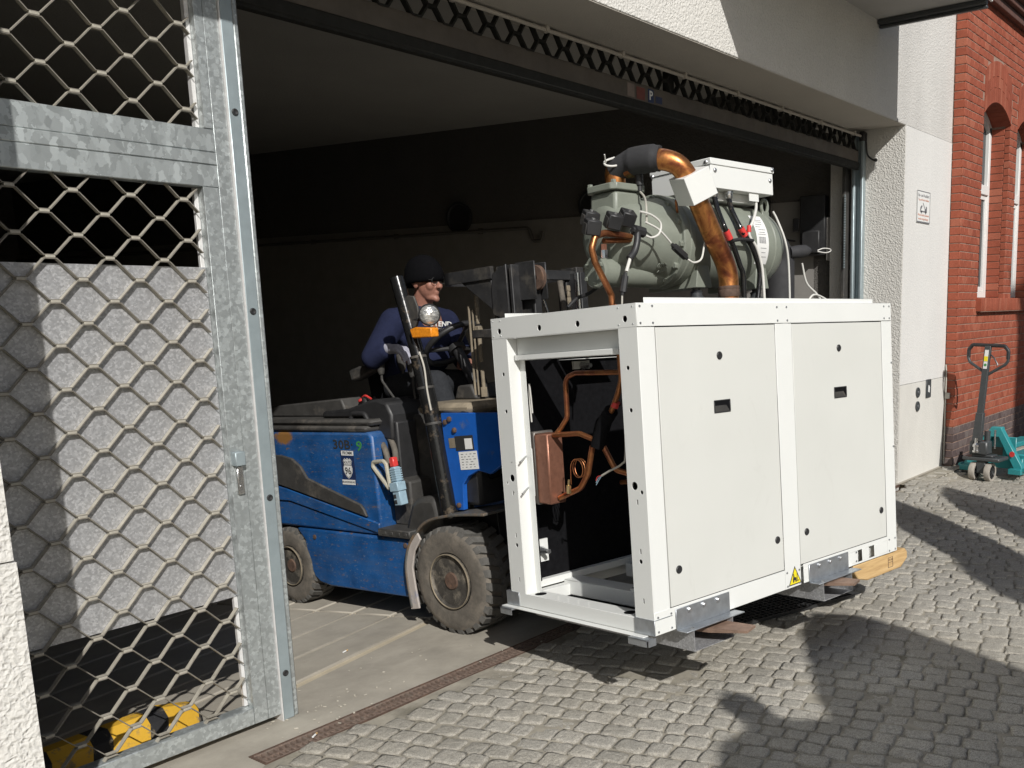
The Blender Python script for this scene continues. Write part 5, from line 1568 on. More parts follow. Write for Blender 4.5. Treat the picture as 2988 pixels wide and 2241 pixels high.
# timber bearer under the far end
tbm = MB()
tbm.prism([(1.43, .0, -.008), (1.93, .0, -.008), (1.955, .0, -.03), (1.955, .0, -.066), (1.885, .0, -.105), (1.56, .0, -.108), (1.47, .0, -.085), (1.43, .0, -.03)], (0, .095, 0))
to = tbm.build('timber_bearer', M['timber'], None, bevel=.006); to.matrix_world = MU @ Matrix.Translation((0, .012, 0))
tag(to, 'raw timber bearer sticking out under the far end of the white unit', 'timber')
mb = MB(); mb.box(1.755, 1.758, -.0012, -.0002, -.082, -.03); mb.box(1.80, 1.803, -.0012, -.0002, -.082, -.03); mb.box(1.755, 1.803, -.0012, -.0002, -.083, -.081); mb.box(1.755, 1.803, -.0012, -.0002, -.032, -.03); mb.box(1.755, 1.803, -.0012, -.0002, -.057, -.055)
mb.build('stamp', M['rust'], to)
text('stamp', 'HT-DB', M['rust'], face_M((1.779, -.0004, -.044), (1, 0, 0), (0, 0, 1)), .016, to)
# ================================================================ FORKLIFT
ML = Matrix(((1, 0, 0, 3.178), (0, .99866, .05177, 3.554), (0, -.05177, .99866, -.013), (0, 0, 0, 1)))
fk = thing('forklift', 'worn blue forklift with open cab backing out of the dark garage', 'forklift', M=ML)
def fbox(name, mat, *bs, ch=.004, parent=fk, bevel=0):
    mb = MB()
    for b in bs: mb.box(*b, ch)
    return mb.build(name, mat, parent, bevel=bevel)
def side(name, mat, poly, x0, x1, parent=fk, bevel=.004, ang=30):
    """polygon given as (y, z), extruded across the truck"""
    mb = MB(); mb.prism([(x0, y, z) for y, z in poly], (x1-x0, 0, 0)); return mb.build(name, mat, parent, ang, bevel)
# wheels
def tyre(mbs, mbt, c, r, w, nl=26):
    """c: centre of the outer face, axis +x inwards"""
    x0 = c[0]
    prof = [(r*.50, .022), (r*.53, .006), (r*.60, .002), (r*.80, .000), (r*.90, .006), (r*.935, .016), (r*.935, w-.016), (r*.90, w-.006), (r*.80, w), (r*.60, w-.002), (r*.53, w-.006), (r*.50, w-.022)]
    mbs.lathe(prof, c, (1, 0, 0), 56, closed=True)
    for sd in (0, 1):
        for k in range(nl):
            a = 2*math.pi*(k + .5*sd)/nl
            da = 2*math.pi/nl*.60
            xa, xb = (.006, w*.54) if sd == 0 else (w-.006, w*.46)
            sk = .14
            P = []
            for (x, rr, ad) in ((xa, r*.90, 0), (xa+(xb-xa)*.10, r*.995, .02), (xb, r*1.0, sk), (xb, r*.93, sk), (xa, r*.84, 0)):
                for s_ in (-.5, .5):
                    an = a + ad + s_*da
                    P.append((x0 + x, c[1] + rr*math.cos(an), c[2] + rr*math.sin(an)))
            mbt.add(P, [[0, 1, 3, 2], [2, 3, 5, 4], [4, 5, 7, 6], [8, 9, 1, 0], [0, 2, 4, 6, 8], [1, 9, 7, 5, 3]])
def truck_wheel(c, r, w, name, hub_r, flip=False):
    root = MB(); tr = MB(); tyre(root, tr, c, r, w)
    o = root.build(name, M['rubber'], fk, 50)
    tr.build('tread', M['rubber_tread'], o, 30)
    rm = MB()
    rm.lathe([(r*.50, .012), (r*.515, .002), (r*.49, -.002), (r*.465, .004), (r*.46, .03), (r*.44, .065), (r*.36, .075), (r*.30, .062), (r*.25, .060), (r*.10, .062), (0, .062)], c, (1, 0, 0), 48)
    rm.build('rim', M['rim'], o, 40)
    rg_ = MB(); rg_.lathe([(r*.505, .0), (r*.51, -.006), (r*.495, -.008), (r*.485, .002)], c, (1, 0, 0), 48, closed=True); rg_.build('rim_ring', M['tan'], o)
    h_ = MB(); h_.lathe([(hub_r*1.1, .06), (hub_r, .052), (hub_r, .012), (hub_r*.9, .004), (0, .004)], c, (1, 0, 0), 24); h_.build('hub', M['rust'], o)
    for k in range(6):
        a = 2*math.pi*k/6 + .3; b_ = MB()
        b_.lathe([(.013, 0), (.013, .018), (.008, .026), (0, .026)], (c[0]+.062, c[1]+r*.30*math.cos(a), c[2]+r*.30*math.sin(a)), (-1, 0, 0), 6); b_.build('wheel_nut', M['rim'], o)
    return o
truck_wheel((.0, .012, .281), .281, .225, 'front_wheel', .046)
truck_wheel((.86, .012, .281), .281, .225, 'front_wheel', .046)
truck_wheel((.02, 1.42, .232), .232, .18, 'rear_wheel', .04)
truck_wheel((.90, 1.42, .232), .232, .18, 'rear_wheel', .04)
# chassis and hood
side('chassis', M['blue'], [(.338, .468), (.338, .150), (1.058, .142), (1.15, .155), (1.20, .185), (1.245, .28), (1.26, .40), (1.33, .468)], .028, 1.07, bevel=.012)
side('chassis_core', M['black'], [(-.10, .60), (-.12, .16), (.33, .16), (1.8, .2), (1.9, .46), (.30, .46), (.30, .55)], .26, .85)
hood = side('battery_hood', M['blue'], [(.556, .474), (1.96, .474), (2.0, .70), (1.98, 1.028), (.585, 1.033), (.562, 1.005)], .034, 1.065, bevel=.014)
side('side_crease', M['blue'], [(.556, .541), (1.371, .699), (1.96, .78), (1.96, .62), (1.356, .625), (.565, .485)], .024, .04, hood, bevel=.006)
side('side_moulding', M['dusty_black'], [(1.95, .915), (1.376, .894), (1.286, .879), (1.21, .835), (1.16, .77), (.699, .639), (.672, .612), (.652, .572), (1.37, .707), (1.95, .80)], .018, .036, hood, bevel=.006)
fbox('hood_top', M['dusty_black'], (.03, 1.07, .60, 1.96, 1.034, 1.066), ch=.012)
fbox('hood_edge', M['dusty_black'], (.045, 1.055, .57, 1.9, 1.0665, 1.10), ch=.015)
side('seat_deck', M['dusty_black'], [(1.86, 1.16), (1.046, 1.205), (1.02, 1.15), (1.03, 1.10), (1.86, 1.10)], .22, .9, bevel=.01)
side('console', M['black'], [(1.10, 1.101), (1.087, 1.140), (.862, 1.152), (.679, 1.195), (.604, 1.203), (.525, 1.182), (.490, 1.117), (.50, .98), (.62, .99), (.70, 1.06), (.74, 1.101)], .12, .40, bevel=.014)
mb = MB(); mb.tube(fillet([(.105, .82, 1.07), (.105, .80, 1.128), (.105, .69, 1.126), (.105, .655, 1.075), (.12, .62, 1.03)], .03), .014, 10); mb.build('grab_handle', M['black'], fk)
mb = MB(); mb.cyl((.24, .845, 1.165), (.24, .845, 1.21), .022); mb.build('filler_neck', M['black'], fk)
mb = MB(); mb.lathe([(.026, 0), (.026, .012), (.02, .016), (0, .016)], (.24, .87, 1.185), (0, .3, 1), 14); mb.tube(spline([(.23, .87, 1.20), (.22, .82, 1.218), (.22, .77, 1.20)]), .006, 6); mb.build('red_cap', M['red'], fk)
# inside of the foot well
side('well_side', M['dusty_black'], [(.12, .46), (.56, .46), (.58, 1.12), (.46, 1.10), (.30, .98), (.16, .70)], .27, .34, bevel=.012)
side('well_back', M['black'], [(.47, .475), (.55, .475), (.60, 1.10), (.47, 1.08)], .135, .27, bevel=.01)
side('battery_cover', M['dusty_black'], [(.40, .515), (.55, .515), (.555, .77), (.535, .79), (.40, .76)], .125, .28, bevel=.012)
mb = MB(); mb.box(.0, .30, .29, .548, .478, .520, .006)
for k in range(4): mb.box(-.003, .001, .31+.055*k, .34+.055*k, .49, .508, .002)
mb.build('step', M['dusty_black'], fk)
side('wheel_house', M['dusty_black'], [(.42, .46), (.335, .648), (.300, .678), (.255, .692), (.146, .697), (.12, .62), (.12, .46)], .06, .30, bevel=.03)
# fender: bent plate over the front wheel
fp = spline([(0, -.285, .650), (0, -.12, .640), (0, .001, .625), (0, .134, .593), (0, .222, .535), (0, .300, .450), (0, .338, .345), (0, .338, .231), (0, .323, .112)], 5)
mb = MB(); n = len(fp)
for i, p in enumerate(fp):
    a = fp[max(i-1, 0)]; b = fp[min(i+1, n-1)]; d = (b-a).normalized(); nn = Vector((0, d.z, -d.y))
    wv = .24 if i < n-14 else .24
    for (x, off) in ((-.012, .0), (.24, .0), (.24, -.014), (-.012, -.014)): mb.v.append(Vector((x, p.y, p.z)) - nn*off)
for i in range(n-1):
    for k in range(4): mb.f.append([i*4+k, i*4+(k+1) % 4, (i+1)*4+(k+1) % 4, (i+1)*4+k])
mb.f += [[0, 1, 2, 3], [(n-1)*4+k for k in range(4)]]
mb.build('fender', plain('fender_paint', (.09, .09, .085), .6, 0, .3, 14, .15, dirt=(.22, .13, .06), dirtamt=.5), fk, 40, .004)
side('mud_flap', plain('flap_primer', (.40, .36, .33), .6, 0, .12, 10, .05, dirt=(.06, .12, .30), dirtamt=.12), [(.222, .52), (.300, .44), (.342, .345), (.345, .231), (.328, .10), (.262, .112), (.275, .22), (.285, .33), (.255, .42), (.20, .485)], -.006, .006, bevel=.003)
# front cowl
side('cowl', M['blue2'], [(.045, 1.130), (-.36, 1.13), (-.36, .88), (-.27, .83), (-.19, .845), (-.115, .815), (-.072, .77), (-.062, .64), (.0, .637), (.03, .80)], .07, .10, bevel=.004)
fbox('cowl_front', M['black'], (.10, 1.0, -.16, .06, .66, 1.12), ch=.02)
fbox('cowl_top', M['tan'], (.08, 1.0, -.16, .24, 1.121, 1.178), ch=.022)
side('instrument_pod', M['dusty_black'], [(.213, 1.178), (.178, 1.252), (.075, 1.258), (.040, 1.178)], .32, .56, bevel=.012)
for (y, z) in ((.012, 1.085), (-.05, 1.045), (-.035, .665), (-.02, 1.10)):
    b_ = MB(); b_.lathe([(.014, 0), (.014, .010), (.009, .013), (0, .013)], (.0695, y, z), (-1, 0, 0), 6); b_.build('bolt', M['rust'], fk)
fF = lambda y, z, x=.0685: face_M((x, y, z), (0, -1, 0), (0, 0, 1))
def plate(name, mat, y0, y1, z0, z1, x, rot=0.0, parent=fk):
    mb = MB(); Mq = fF((y0+y1)/2, (z0+z1)/2, x) @ Matrix.Rotation(rot, 4, 'Z'); w_, h_ = abs(y1-y0), abs(z1-z0)
    mb.box(-w_/2, w_/2, -h_/2, h_/2, 0, .0012, 0, Mq); o = mb.build(name, mat, parent); o['rot'] = rot; return o, Mq
o, Mq = plate('decal', M['ink'], -.045, -.175, .945, 1.018, .0690, .06)
p_, q_ = plate('decal_white', M['paper'], -.115, -.165, .952, 1.005, .0675, .06); plate('decal_tan', M['tan'], .0, -.043, .955, 1.005, .069, .06)
o, Mq = plate('rating_plate', M['paper'], -.066, -.195, .850, .940, .0690, .07)
lk = MB()
for k in range(6):
    x = -.05
    while x < .045:
        w_ = random.uniform(.006, .02); lk.box(x, x+w_, .030-.013*k, .0335-.013*k, .0013, .0016, 0, Mq); x += w_ + random.uniform(.004, .02)
tag(lk.build('print', M['grey_ink'], o), kind='stuff')
# hydraulic tilt cylinder with flange
mb = MB(); mb.cyl((.18, .11, .70), (.18, -.02, .765), .042, n=18); mb.build('tilt_cylinder', M['rust'], fk)
mb = MB(); mb.cyl((.18, -.018, .765), (.18, -.035, .773), .056, n=20); mb.build('cylinder_flange', M['rust'], fk)
mb = MB(); mb.tube(spline([(.18, -.03, .77), (.18, -.10, .80), (.2, -.20, .83), (.25, -.30, .88)]), .032, 12); mb.build('boot', M['insul'], fk)
# battery plug and hoses
def hose(pts, r, mat=M['black'], name='hose'):
    mb = MB(); mb.tube(spline(pts, 6), r, 10); return mb.build(name, mat, fk)
hose([(.13, .66, 1.00), (.12, .60, .975), (.10, .545, .94), (.09, .515, .885), (.09, .49, .82)], .016, M['rubber'])
hose([(.16, .62, 1.02), (.14, .54, .985), (.11, .475, .93), (.09, .450, .87)], .016, M['rubber'])
Mp = Matrix.Translation((.055, .412, .74)) @ Matrix.Rotation(-.14, 4, 'X')
mb = MB(); mb.box(-.02, .03, -.027, .027, -.095, .02, .004, Mp); mb.box(-.028, .03, -.034, .034, -.02, .03, .004, Mp); mb.build('battery_plug', M['plug_blue'], fk)
mb = MB(); mb.box(-.015, .025, -.02, .02, .03, .11, .004, Mp); 
for k in range(6): mb.box(-.018, .028, -.023, .023, .036+.012*k, .042+.012*k, 0, Mp)
mb.build('plug_neck', M['plug_blue'], fk)
mb = MB(); mb.box(-.012, .022, -.017, .017, .11, .162, .005, Mp); mb.build('plug_collar', M['red'], fk)
mb = MB(); mb.tube(fillet([Mp @ Vector((-.02, .045, .0)), Mp @ Vector((-.02, .145, .13)), Mp @ Vector((-.02, .135, .155)), Mp @ Vector((-.02, .05, .150)), Mp @ Vector((-.02, .033, .13)), Mp @ Vector((-.02, .036, .01))], .015), .011, 8); mb.build('plug_handle', M['plug_cream'], fk)
for z in (-.045, -.075):
    mb = MB(); mb.box(-.0225, -.0195, .0, .02, z-.011, z+.011, .002, Mp); mb.build('contact_window', M['ink'], fk)
# cab pillar
mb = MB(); mb.tube(fillet([(.055, .022, .60), (.055, .094, 1.14), (.055, .150, 1.41)], .4), .041, 18); mb.build('pillar_foot', M['black_gloss'], fk)
mb = MB(); mb.tube(fillet([(.055, .128, 1.30), (.055, .150, 1.41), (.055, .257, 1.815)], .4), .035, 18); mb.build('pillar', M['black_gloss'], fk)
for z in (1.415, 1.26, 1.08):
    y = .022 + (z-.60)*.133 if z < 1.14 else .094 + (z-1.14)*.207
    mb = MB(); mb.lathe([(.043, -.006), (.044, 0), (.043, .006), (.03, 0)], (.055, y, z), (0, .13, 1), 18, closed=True); mb.build('clamp', M['dusty_black'], fk)
hose([(.02, .10, 1.44), (.02, .075, 1.36), (.012, .06, 1.25), (.012, .045, 1.15)], .005, M['cable'], 'wire')
# headlamp, shell, indicator
Ml = face_M((.03, .012, 1.617), Vector((.80, -.60, 0)), (0, 0, 1))
ax_ = Ml.to_3x3() @ Vector((0, 0, 1))
if ax_.x > 0: ax_ = -ax_
mb = MB(); mb.lathe([(.052, -.01), (.053, 0), (.049, .006), (.046, .003)], Ml.to_translation(), ax_, 32); mb.lathe([(.054, -.01), (.045, -.05), (.02, -.07), (0, -.072)], Ml.to_translation(), ax_, 32); lamp = mb.build('headlamp', M['black'], fk)
mb = MB(); mb.lathe([(.0465, .002), (.038, .010), (.024, .0145), (0, .016)], Ml.to_translation(), ax_, 32); mb.build('lens', M['lens'], lamp)
mb = MB(); pts = [(.230, 1.700), (.180, 1.722), (.135, 1.716), (.112, 1.66), (.112, 1.615), (.130, 1.570), (.165, 1.555), (.206, 1.566)]
mb.prism([(.045, y, z) for y, z in pts], (.012, 0, 0)); mb.build('lamp_shield', M['dusty_black'], fk, bevel=.004)
mb = MB(); mb.tube([(.055, .19, 1.60), (.05, .10, 1.60), (.06, .05, 1.605)], .009, 8); mb.build('lamp_arm', M['black'], fk)
side('indicator', M['amber'], [(.135, 1.553), (.120, 1.508), (-.022, 1.508), (-.022, 1.553), (.09, 1.562)], .0, .05, bevel=.006)
# levers, armrest, seat, steering wheel
for (x, y0, z0, y1, z1) in ((.28, .738, 1.385, .618, 1.165), (.40, .70, 1.40, .60, 1.18), (.34, .55, 1.36, .545, 1.17)):
    mb = MB(); mb.tube(fillet([(x, y1, z1), (x, y0, z0-.09), (x, y0-.003, z0-.05)], .04), .007, 8); lv = mb.build('lever', M['dusty_black'], fk)
    mb = MB(); mb.lathe([(.014, -.055), (.019, -.04), (.026, .0), (.026, .03), (.016, .048), (0, .052)], (x, y0, z0), (0, .06, 1), 14); mb.build('lever_knob', M['dusty_black'], lv)
for x in (.28, .40, .34):
    mb = MB()
    for k in range(4): mb.lathe([(.042-.004*k, 0), (.045-.004*k, .006), (.040-.004*k, .012)], (x-.02, .60, 1.15+.012*k), (0, 0, 1), 16)
    mb.build('lever_boot', M['black'], fk)
side('armrest', M['dusty_black'], [(1.02, 1.36), (.93, 1.381), (.787, 1.385), (.775, 1.36), (.92, 1.312), (1.0, 1.292)], .27, .34, bevel=.016)
fbox('seat_cushion', M['insul'], (.32, .78, .62, 1.06, 1.10, 1.19), ch=.03)
side('seat_back', M['insul'], [(.90, 1.17), (.98, 1.17), (1.02, 1.38), (1.0, 1.44), (.95, 1.43)], .38, .74, bevel=.03)
mb = MB(); nrm = Vector((0, .62, .78)).normalized(); e1 = Vector((1, 0, 0)); e2 = nrm.cross(e1); c = Vector((.53, .405, 1.475))
mb.tube([c + (e1*math.cos(2*math.pi*i/36) + e2*math.sin(2*math.pi*i/36))*.170 for i in range(36)], .0165, 10, closed=True)
sw_ = mb.build('steering_wheel', M['black'], fk)
mb = MB()
for a in (0.3, math.pi-.3, -math.pi/2): mb.tube([c - nrm*.03, c + (e1*math.cos(a)+e2*math.sin(a))*.165], .012, 8)
mb.lathe([(.05, -.05), (.05, -.02), (.03, -.01), (0, -.01)], c, nrm, 18); mb.build('spokes', M['black'], sw_)
mb = MB(); mb.tube([c - nrm*.03, (.53, .20, 1.15)], .03, 12); mb.build('steering_column', M['black'], fk)
# mast
MS = M['mast']
for (x0, x1) in ((.275, .335), (.765, .825)):
    fbox('outer_rail', MS, (x0, x1, -.200, -.185, .12, 1.745), (x0+.02, x1-.02, -.305, -.200, .12, 1.835), (x0, x1, -.325, -.305, .12, 1.835), ch=.003)
for (x0, x1) in ((.345, .395), (.705, .755)):
    fbox('inner_rail', MS, (x0, x1, -.400, -.385, .10, 1.80), (x0+.017, x1-.017, -.385, -.300, .10, 1.80), (x0, x1, -.300, -.285, .10, 1.80), ch=.003)
side('rail_plate', MS, [(-.30, 1.84), (-.205, 1.80), (-.190, 1.725), (-.188, 1.60), (-.30, 1.56)], .262, .2745)
fbox('top_cross', MS, (.335, .765, -.315, -.285, 1.765, 1.815), ch=.004)
fbox('mid_cross', MS, (.335, .765, -.300, -.270, 1.05, 1.17), ch=.004)
fbox('chrome_ram', M['chrome'], (.722, .740, -.46, -.44, .5, 1.80)) if False else None
mb = MB(); mb.cyl((.735, -.36, .30), (.735, -.36, 1.80), .022); mb.build('lift_ram', M['chrome'], fk)
mb = MB(); mb.cyl((.41, -.345, .30), (.41, -.345, 1.50), .030); mb.build('lift_cylinder', MS, fk)
for y in (-.345, -.405):
    mb = MB(); mb.lathe([(.058, 0), (.062, .004), (.055, .009), (.055, .018), (.062, .023), (.058, .027), (.018, .027), (.018, 0)], (.335 if y > -.4 else .345, y, 1.765), (1, 0, 0), 28, closed=True); mb.build('chain_wheel', M['rust'], fk)
fbox('mast_lug', MS, (.405, .415, -.43, -.30, 1.66, 1.84), (.325, .333, -.43, -.30, 1.66, 1.845), ch=.003)
# rear tie beam bent round behind the mast
tp = fillet([(.268, -.20, 1.807), (.268, .10, 1.800), (.30, .175, 1.798), (.80, .175, 1.798), (.832, .10, 1.80), (.832, -.20, 1.807)], .06, 6)
mb = MB(); n = len(tp)
for i, p in enumerate(tp):
    a = tp[max(i-1, 0)]; b = tp[min(i+1, n-1)]; d = (b-a).normalized(); q = Vector((-d.y, d.x, 0)).normalized()
    for (s_, dz) in ((-.012, -.030), (.012, -.030), (.012, .030), (-.012, .030)): mb.v.append(p + q*s_ + Vector((0, 0, dz)))
for i in range(n-1):
    for k in range(4): mb.f.append([i*4+k, i*4+(k+1) % 4, (i+1)*4+(k+1) % 4, (i+1)*4+k])
mb.f += [[0, 1, 2, 3], [(n-1)*4+k for k in range(4)]]
mb.build('tie_beam', MS, fk)
side('gusset', MS, [(-.19, 1.776), (.03, 1.776), (-.19, 1.62)], .268, .280)
fbox('mast_bracket', MS, (.20, .30, -.235, -.092, 1.489, 1.531), ch=.005)
# chain with anchor, rods
chm = MB(); chm.box(-.012, .012, -.007, .007, -.016, .016, .004); cm = chm.mesh('chain_link'); cm.materials.append(M['tan'])
for k in range(5): inst('chain_link', cm, fk, (.345, .006, 1.70-.030*k), (0, 0, .4 if k % 2 else -.3), (1.2 if k % 2 else .9, 1.2, 1.05))
mb = MB(); mb.box(.328, .362, -.012, .024, 1.515, 1.555, .004); mb.cyl((.345, .006, 1.37), (.345, .006, 1.52), .0115, n=12); mb.cyl((.345, .006, 1.20), (.345, .006, 1.33), .010); mb.cyl((.345, .008, 1.19), (.345, .008, 1.24), .018, n=6); mb.build('chain_anchor', M['tan'], fk)
mb = MB(); mb.cyl((.33, .055, 1.20), (.33, .050, 1.66), .006, n=8); mb.cyl((.335, .035, 1.20), (.335, .03, 1.64), .005, n=8); mb.build('control_rod', M['tan'], fk)
for k in range(11): inst('chain_link', cm, fk, (.665, -.345, 1.72-.030*k), (0, 0, .3 if k % 2 else -.2))
hose([(.62, -.33, 1.76), (.62, -.345, 1.60), (.625, -.34, 1.35)], .016, M['rubber'])
hose([(.47, -.30, 1.74), (.50, -.32, 1.65), (.56, -.33, 1.45)], .008, M['chrome'])
mb = MB(); mb.box(.47, .52, -.31, -.27, 1.70, 1.74, .006); mb.build('valve_block', M['dusty_black'], fk)
# carriage and forks
fbox('carriage', MS, (.05, .95, -.47, -.43, .32, .43), (.05, .95, -.47, -.43, .62, .70), ch=.004)
for xc, ye in ((.015, -1.735), (.840, -1.83)):
    mb = MB()
    mb.add([(xc-.06, -.52, .250), (xc+.06, -.52, .250), (xc+.06, -.52, .21), (xc-.06, -.52, .21),
            (xc-.06, ye+.16, .254), (xc+.06, ye+.16, .254), (xc+.06, ye+.16, .236), (xc-.06, ye+.16, .236),
            (xc-.032, ye, .256), (xc+.050, ye+.01, .256), (xc+.050, ye+.01, .246), (xc-.032, ye, .246)],
           [[0, 1, 2, 3], [0, 4, 5, 1], [3, 2, 6, 7], [0, 3, 7, 4], [1, 5, 6, 2], [4, 8, 9, 5], [7, 6, 10, 11], [4, 7, 11, 8], [5, 9, 10, 6], [8, 11, 10, 9]])
    mb.box(xc-.06, xc+.06, -.52, -.475, .21, .75, .004)
    mb.build('fork', M['fork_steel'], fk)
# lettering
ty = lambda s, y, z, size, mat, **k: text('lettering', s, mat, face_M((.0335, y, z), (0, -1, 0), (0, 0, 1)), size, hood, **k)
ty('30B·', .812, .962, .070, M['ink'], bold=True, sx=1.42)
ty('9', .672, .956, .074, M['green_ink'], bold=True, sx=1.4)
def hq(name, mat, y, z, w_, h_, x=.0338, parent=hood):
    mb = MB(); mb.box(-w_/2, w_/2, -h_/2, h_/2, 0, .0006, 0, face_M((x, y, z), (0, -1, 0), (0, 0, 1))); return mb.build(name, mat, parent)
hq('sticker_film', M['navy_print'], .785, .838, .115, .19)
hq('sticker_band', M['paper'], .781, .918, .105, .026, .0331); hq('sticker_band', M['paper'], .792, .757, .112, .027, .0331)
text('lettering', 'FROMM', M['ink'], face_M((.0325, .781, .918), (0, -1, 0), (0, 0, 1)), .024, hood, .0003, bold=True)
text('lettering', 'BRANDENBURG', M['ink'], face_M((.0325, .792, .757), (0, -1, 0), (0, 0, 1)), .0155, hood, .0003, bold=True)
sh = [(.0, -.058), (.022, -.045), (.040, -.022), (.042, .0), (.034, .02), (.040, .040), (.026, .054), (.012, .048), (0, .056), (-.012, .048), (-.026, .054), (-.040, .040), (-.034, .02), (-.042, .0), (-.040, -.022), (-.022, -.045)]
for (k, mat, x) in ((1.0, M['paper'], .0331), (.93, M['ink'], .0326), (.88, M['paper'], .0323)):
    mb = MB(); mb.prism([(x, .788 - a*k*.92, .835 + b*k) for a, b in sh], (-.0004, 0, 0)); mb.build('shield', mat, hood)
text('lettering', '96', M['ink'], face_M((.0318, .788, .818), (0, -1, 0), (0, 0, 1)), .055, hood, .0003, bold=True)
text('lettering', 'ROUTE', M['ink'], face_M((.0318, .788, .866), (0, -1, 0), (0, 0, 1)), .019, hood, .0003, bold=True)
mb = MB(); mb.box(.0, .002, .755, .822, .852, .855, 0, Matrix.Translation((.0305, 0, 0))); mb.build('shield_line', M['ink'], hood)
# body bolts and worn fuel-brown patch on the hood
for (y, z, r) in ((1.155, .425, .014), (.362, .435, .014)):
    b_ = MB(); b_.lathe([(r, 0), (r, .004), (r*.6, .006), (0, .004)], (.0275, y, z), (-1, 0, 0), 14); b_.build('bolt', M['rust'], fk)
# ================================================================ PEOPLE
def limb(mb, p, q, r0, r1, n=14):
    p, q = Vector(p), Vector(q)
    mb.tube([p, p.lerp(q, .5), q], [r0, (r0+r1)/2, r1], n); mb.sphere(p, r0, 14, 8); mb.sphere(q, r1, 14, 8)
def chain(mb, pts, rs):
    for i in range(len(pts)-1): limb(mb, pts[i], pts[i+1], rs[i], rs[i+1])
def fuse(o, vox, smooth=4):
    m = o.modifiers.new('remesh', 'REMESH'); m.mode = 'VOXEL'; m.voxel_size = vox; m.use_smooth_shade = True
    s_ = o.modifiers.new('smooth', 'SMOOTH'); s_.factor = .5; s_.iterations = smooth
    return o
def head_shapes(mb, c, f, up, k=1.0):
    """c: centre of the head; f: the way it faces"""
    f = Vector(f).normalized(); up = Vector(up).normalized(); r = f.cross(up).normalized(); up = r.cross(f)
    Mh = Matrix(((r.x, f.x, up.x, c[0]), (r.y, f.y, up.y, c[1]), (r.z, f.z, up.z, c[2]), (0, 0, 0, 1))) @ Matrix.Scale(k, 4)
    E_ = lambda p, rr: mb.sphere(p, rr, 18, 12, Mh)
    E_((0, -.012, .035), (.074, .096, .090))
    E_((0, .022, -.030), (.062, .070, .078))
    E_((0, .040, -.085), (.040, .045, .030))             # jaw
    E_((0, .078, -.098), (.020, .018, .018))             # chin
    E_((0, .098, -.020), (.012, .022, .014)); E_((0, .109, -.028), (.016, .014, .012)); E_((0, .088, .004), (.010, .014, .030))   # nose
    for s_ in (-1, 1):
        E_((s_*.010, .100, -.032), (.010, .009, .008))
        E_((s_*.034, .064, -.022), (.026, .024, .030))   # cheek
        E_((s_*.030, .078, .026), (.030, .014, .010))    # brow
        E_((s_*.074, -.008, -.010), (.010, .020, .032))  # ear
    E_((0, .084, -.058), (.018, .010, .005)); E_((0, .082, -.069), (.016, .011, .006))   # lips
    return Mh
def hand(mb, wrist, d, palm_n, k=1.0, curl=.9, side=1):
    """palm with five curled fingers; d: pointing direction, palm_n: out of the palm"""
    d = Vector(d).normalized(); n = Vector(palm_n).normalized(); s_ = d.cross(n).normalized()*side
    w = Vector(wrist)
    limb(mb, w, w + d*.05*k, .024*k, .026*k)
    for i, off in enumerate((-.030, -.010, .011, .030)):
        b = w + d*.078*k + s_*off*k
        limb(mb, w + d*.03*k + s_*off*.8*k, b, .014*k, .0105*k, 8)
        L = (.085, .095, .090, .070)[i]*k
        p = b; a = .25
        for j, seg in enumerate((.42, .33, .25)):
            a += curl*(.55 + .12*j)
            q = p + (d*math.cos(a) + n*math.sin(a))*L*seg
            limb(mb, p, q, (.0098-.0009*j)*k, (.0092-.001*j)*k, 8); p = q
    t0 = w + d*.02*k - s_*.025*k; t1 = t0 + (d*.6 - s_*.55 + n*.5).normalized()*.042*k; t2 = t1 + (d*.75 + n*.55 + s_*.1).normalized()*.034*k
    limb(mb, t0, t1, .013*k, .011*k, 8); limb(mb, t1, t2, .0105*k, .0085*k, 8)

# ---- driver, seated, in the truck's own frame
dv = thing('person', 'forklift driver in navy hoodie and black knit cap, one gloved hand on a lever', 'person', M=ML @ Matrix.Translation((.55, .80, 1.15)))
OFF = Vector((.55, .80, 1.15))
def L(*p): return Vector(p) - OFF
neck, hc = L(.545, .645, 1.675), L(.540, .598, 1.832)
sr, er, wr_ = L(.365, .69, 1.615), L(.250, .755, 1.425), L(.262, .625, 1.468)
sl2, el, wl2 = L(.735, .68, 1.605), L(.795, .62, 1.385), L(.665, .50, 1.36)
hpr, knr, anr = L(.455, .80, 1.245), L(.415, .445, 1.265), L(.43, .30, .83)
hpl, knl, anl = L(.655, .80, 1.245), L(.675, .42, 1.25), L(.66, .26, .82)
body = MB()
FW = Vector((.10, -.985, -.08))
Mh = head_shapes(body, hc, FW, (0, -.05, 1), .98)
limb(body, neck - Vector((0, -.02, .02)), hc + Vector((0, .02, -.06)), .058, .055)
chain(body, [L(.55, .80, 1.25), L(.55, .72, 1.45), L(.55, .66, 1.60)], [.12, .12, .11])
for (a, b, c) in ((sr, er, wr_), (sl2, el, wl2)): chain(body, [L(.55, .68, 1.60), a, b, c], [.08, .05, .042, .028])
for (a, b, c) in ((hpr, knr, anr), (hpl, knl, anl)): chain(body, [a, b, c], [.075, .055, .04])
hand(body, wr_ + Vector((.0, -.012, -.002)), (.05, -.98, -.06), (0.15, -.1, -1), .95, .75, -1)
hand(body, wl2 + Vector((-.01, -.01, .0)), (-.35, -.85, .2), (.1, -.3, -1), .92, 1.0, 1)
fuse(body.build('body', M['skin'], dv), .0055, 2)
hd = MB()
chain(hd, [L(.55, .82, 1.28), L(.55, .76, 1.40), L(.548, .705, 1.53), L(.548, .675, 1.61)], [.160, .162, .158, .120])
hd.sphere(L(.55, .66, 1.40), (.145, .115, .10)); hd.sphere(L(.55, .66, 1.52), (.17, .11, .10))
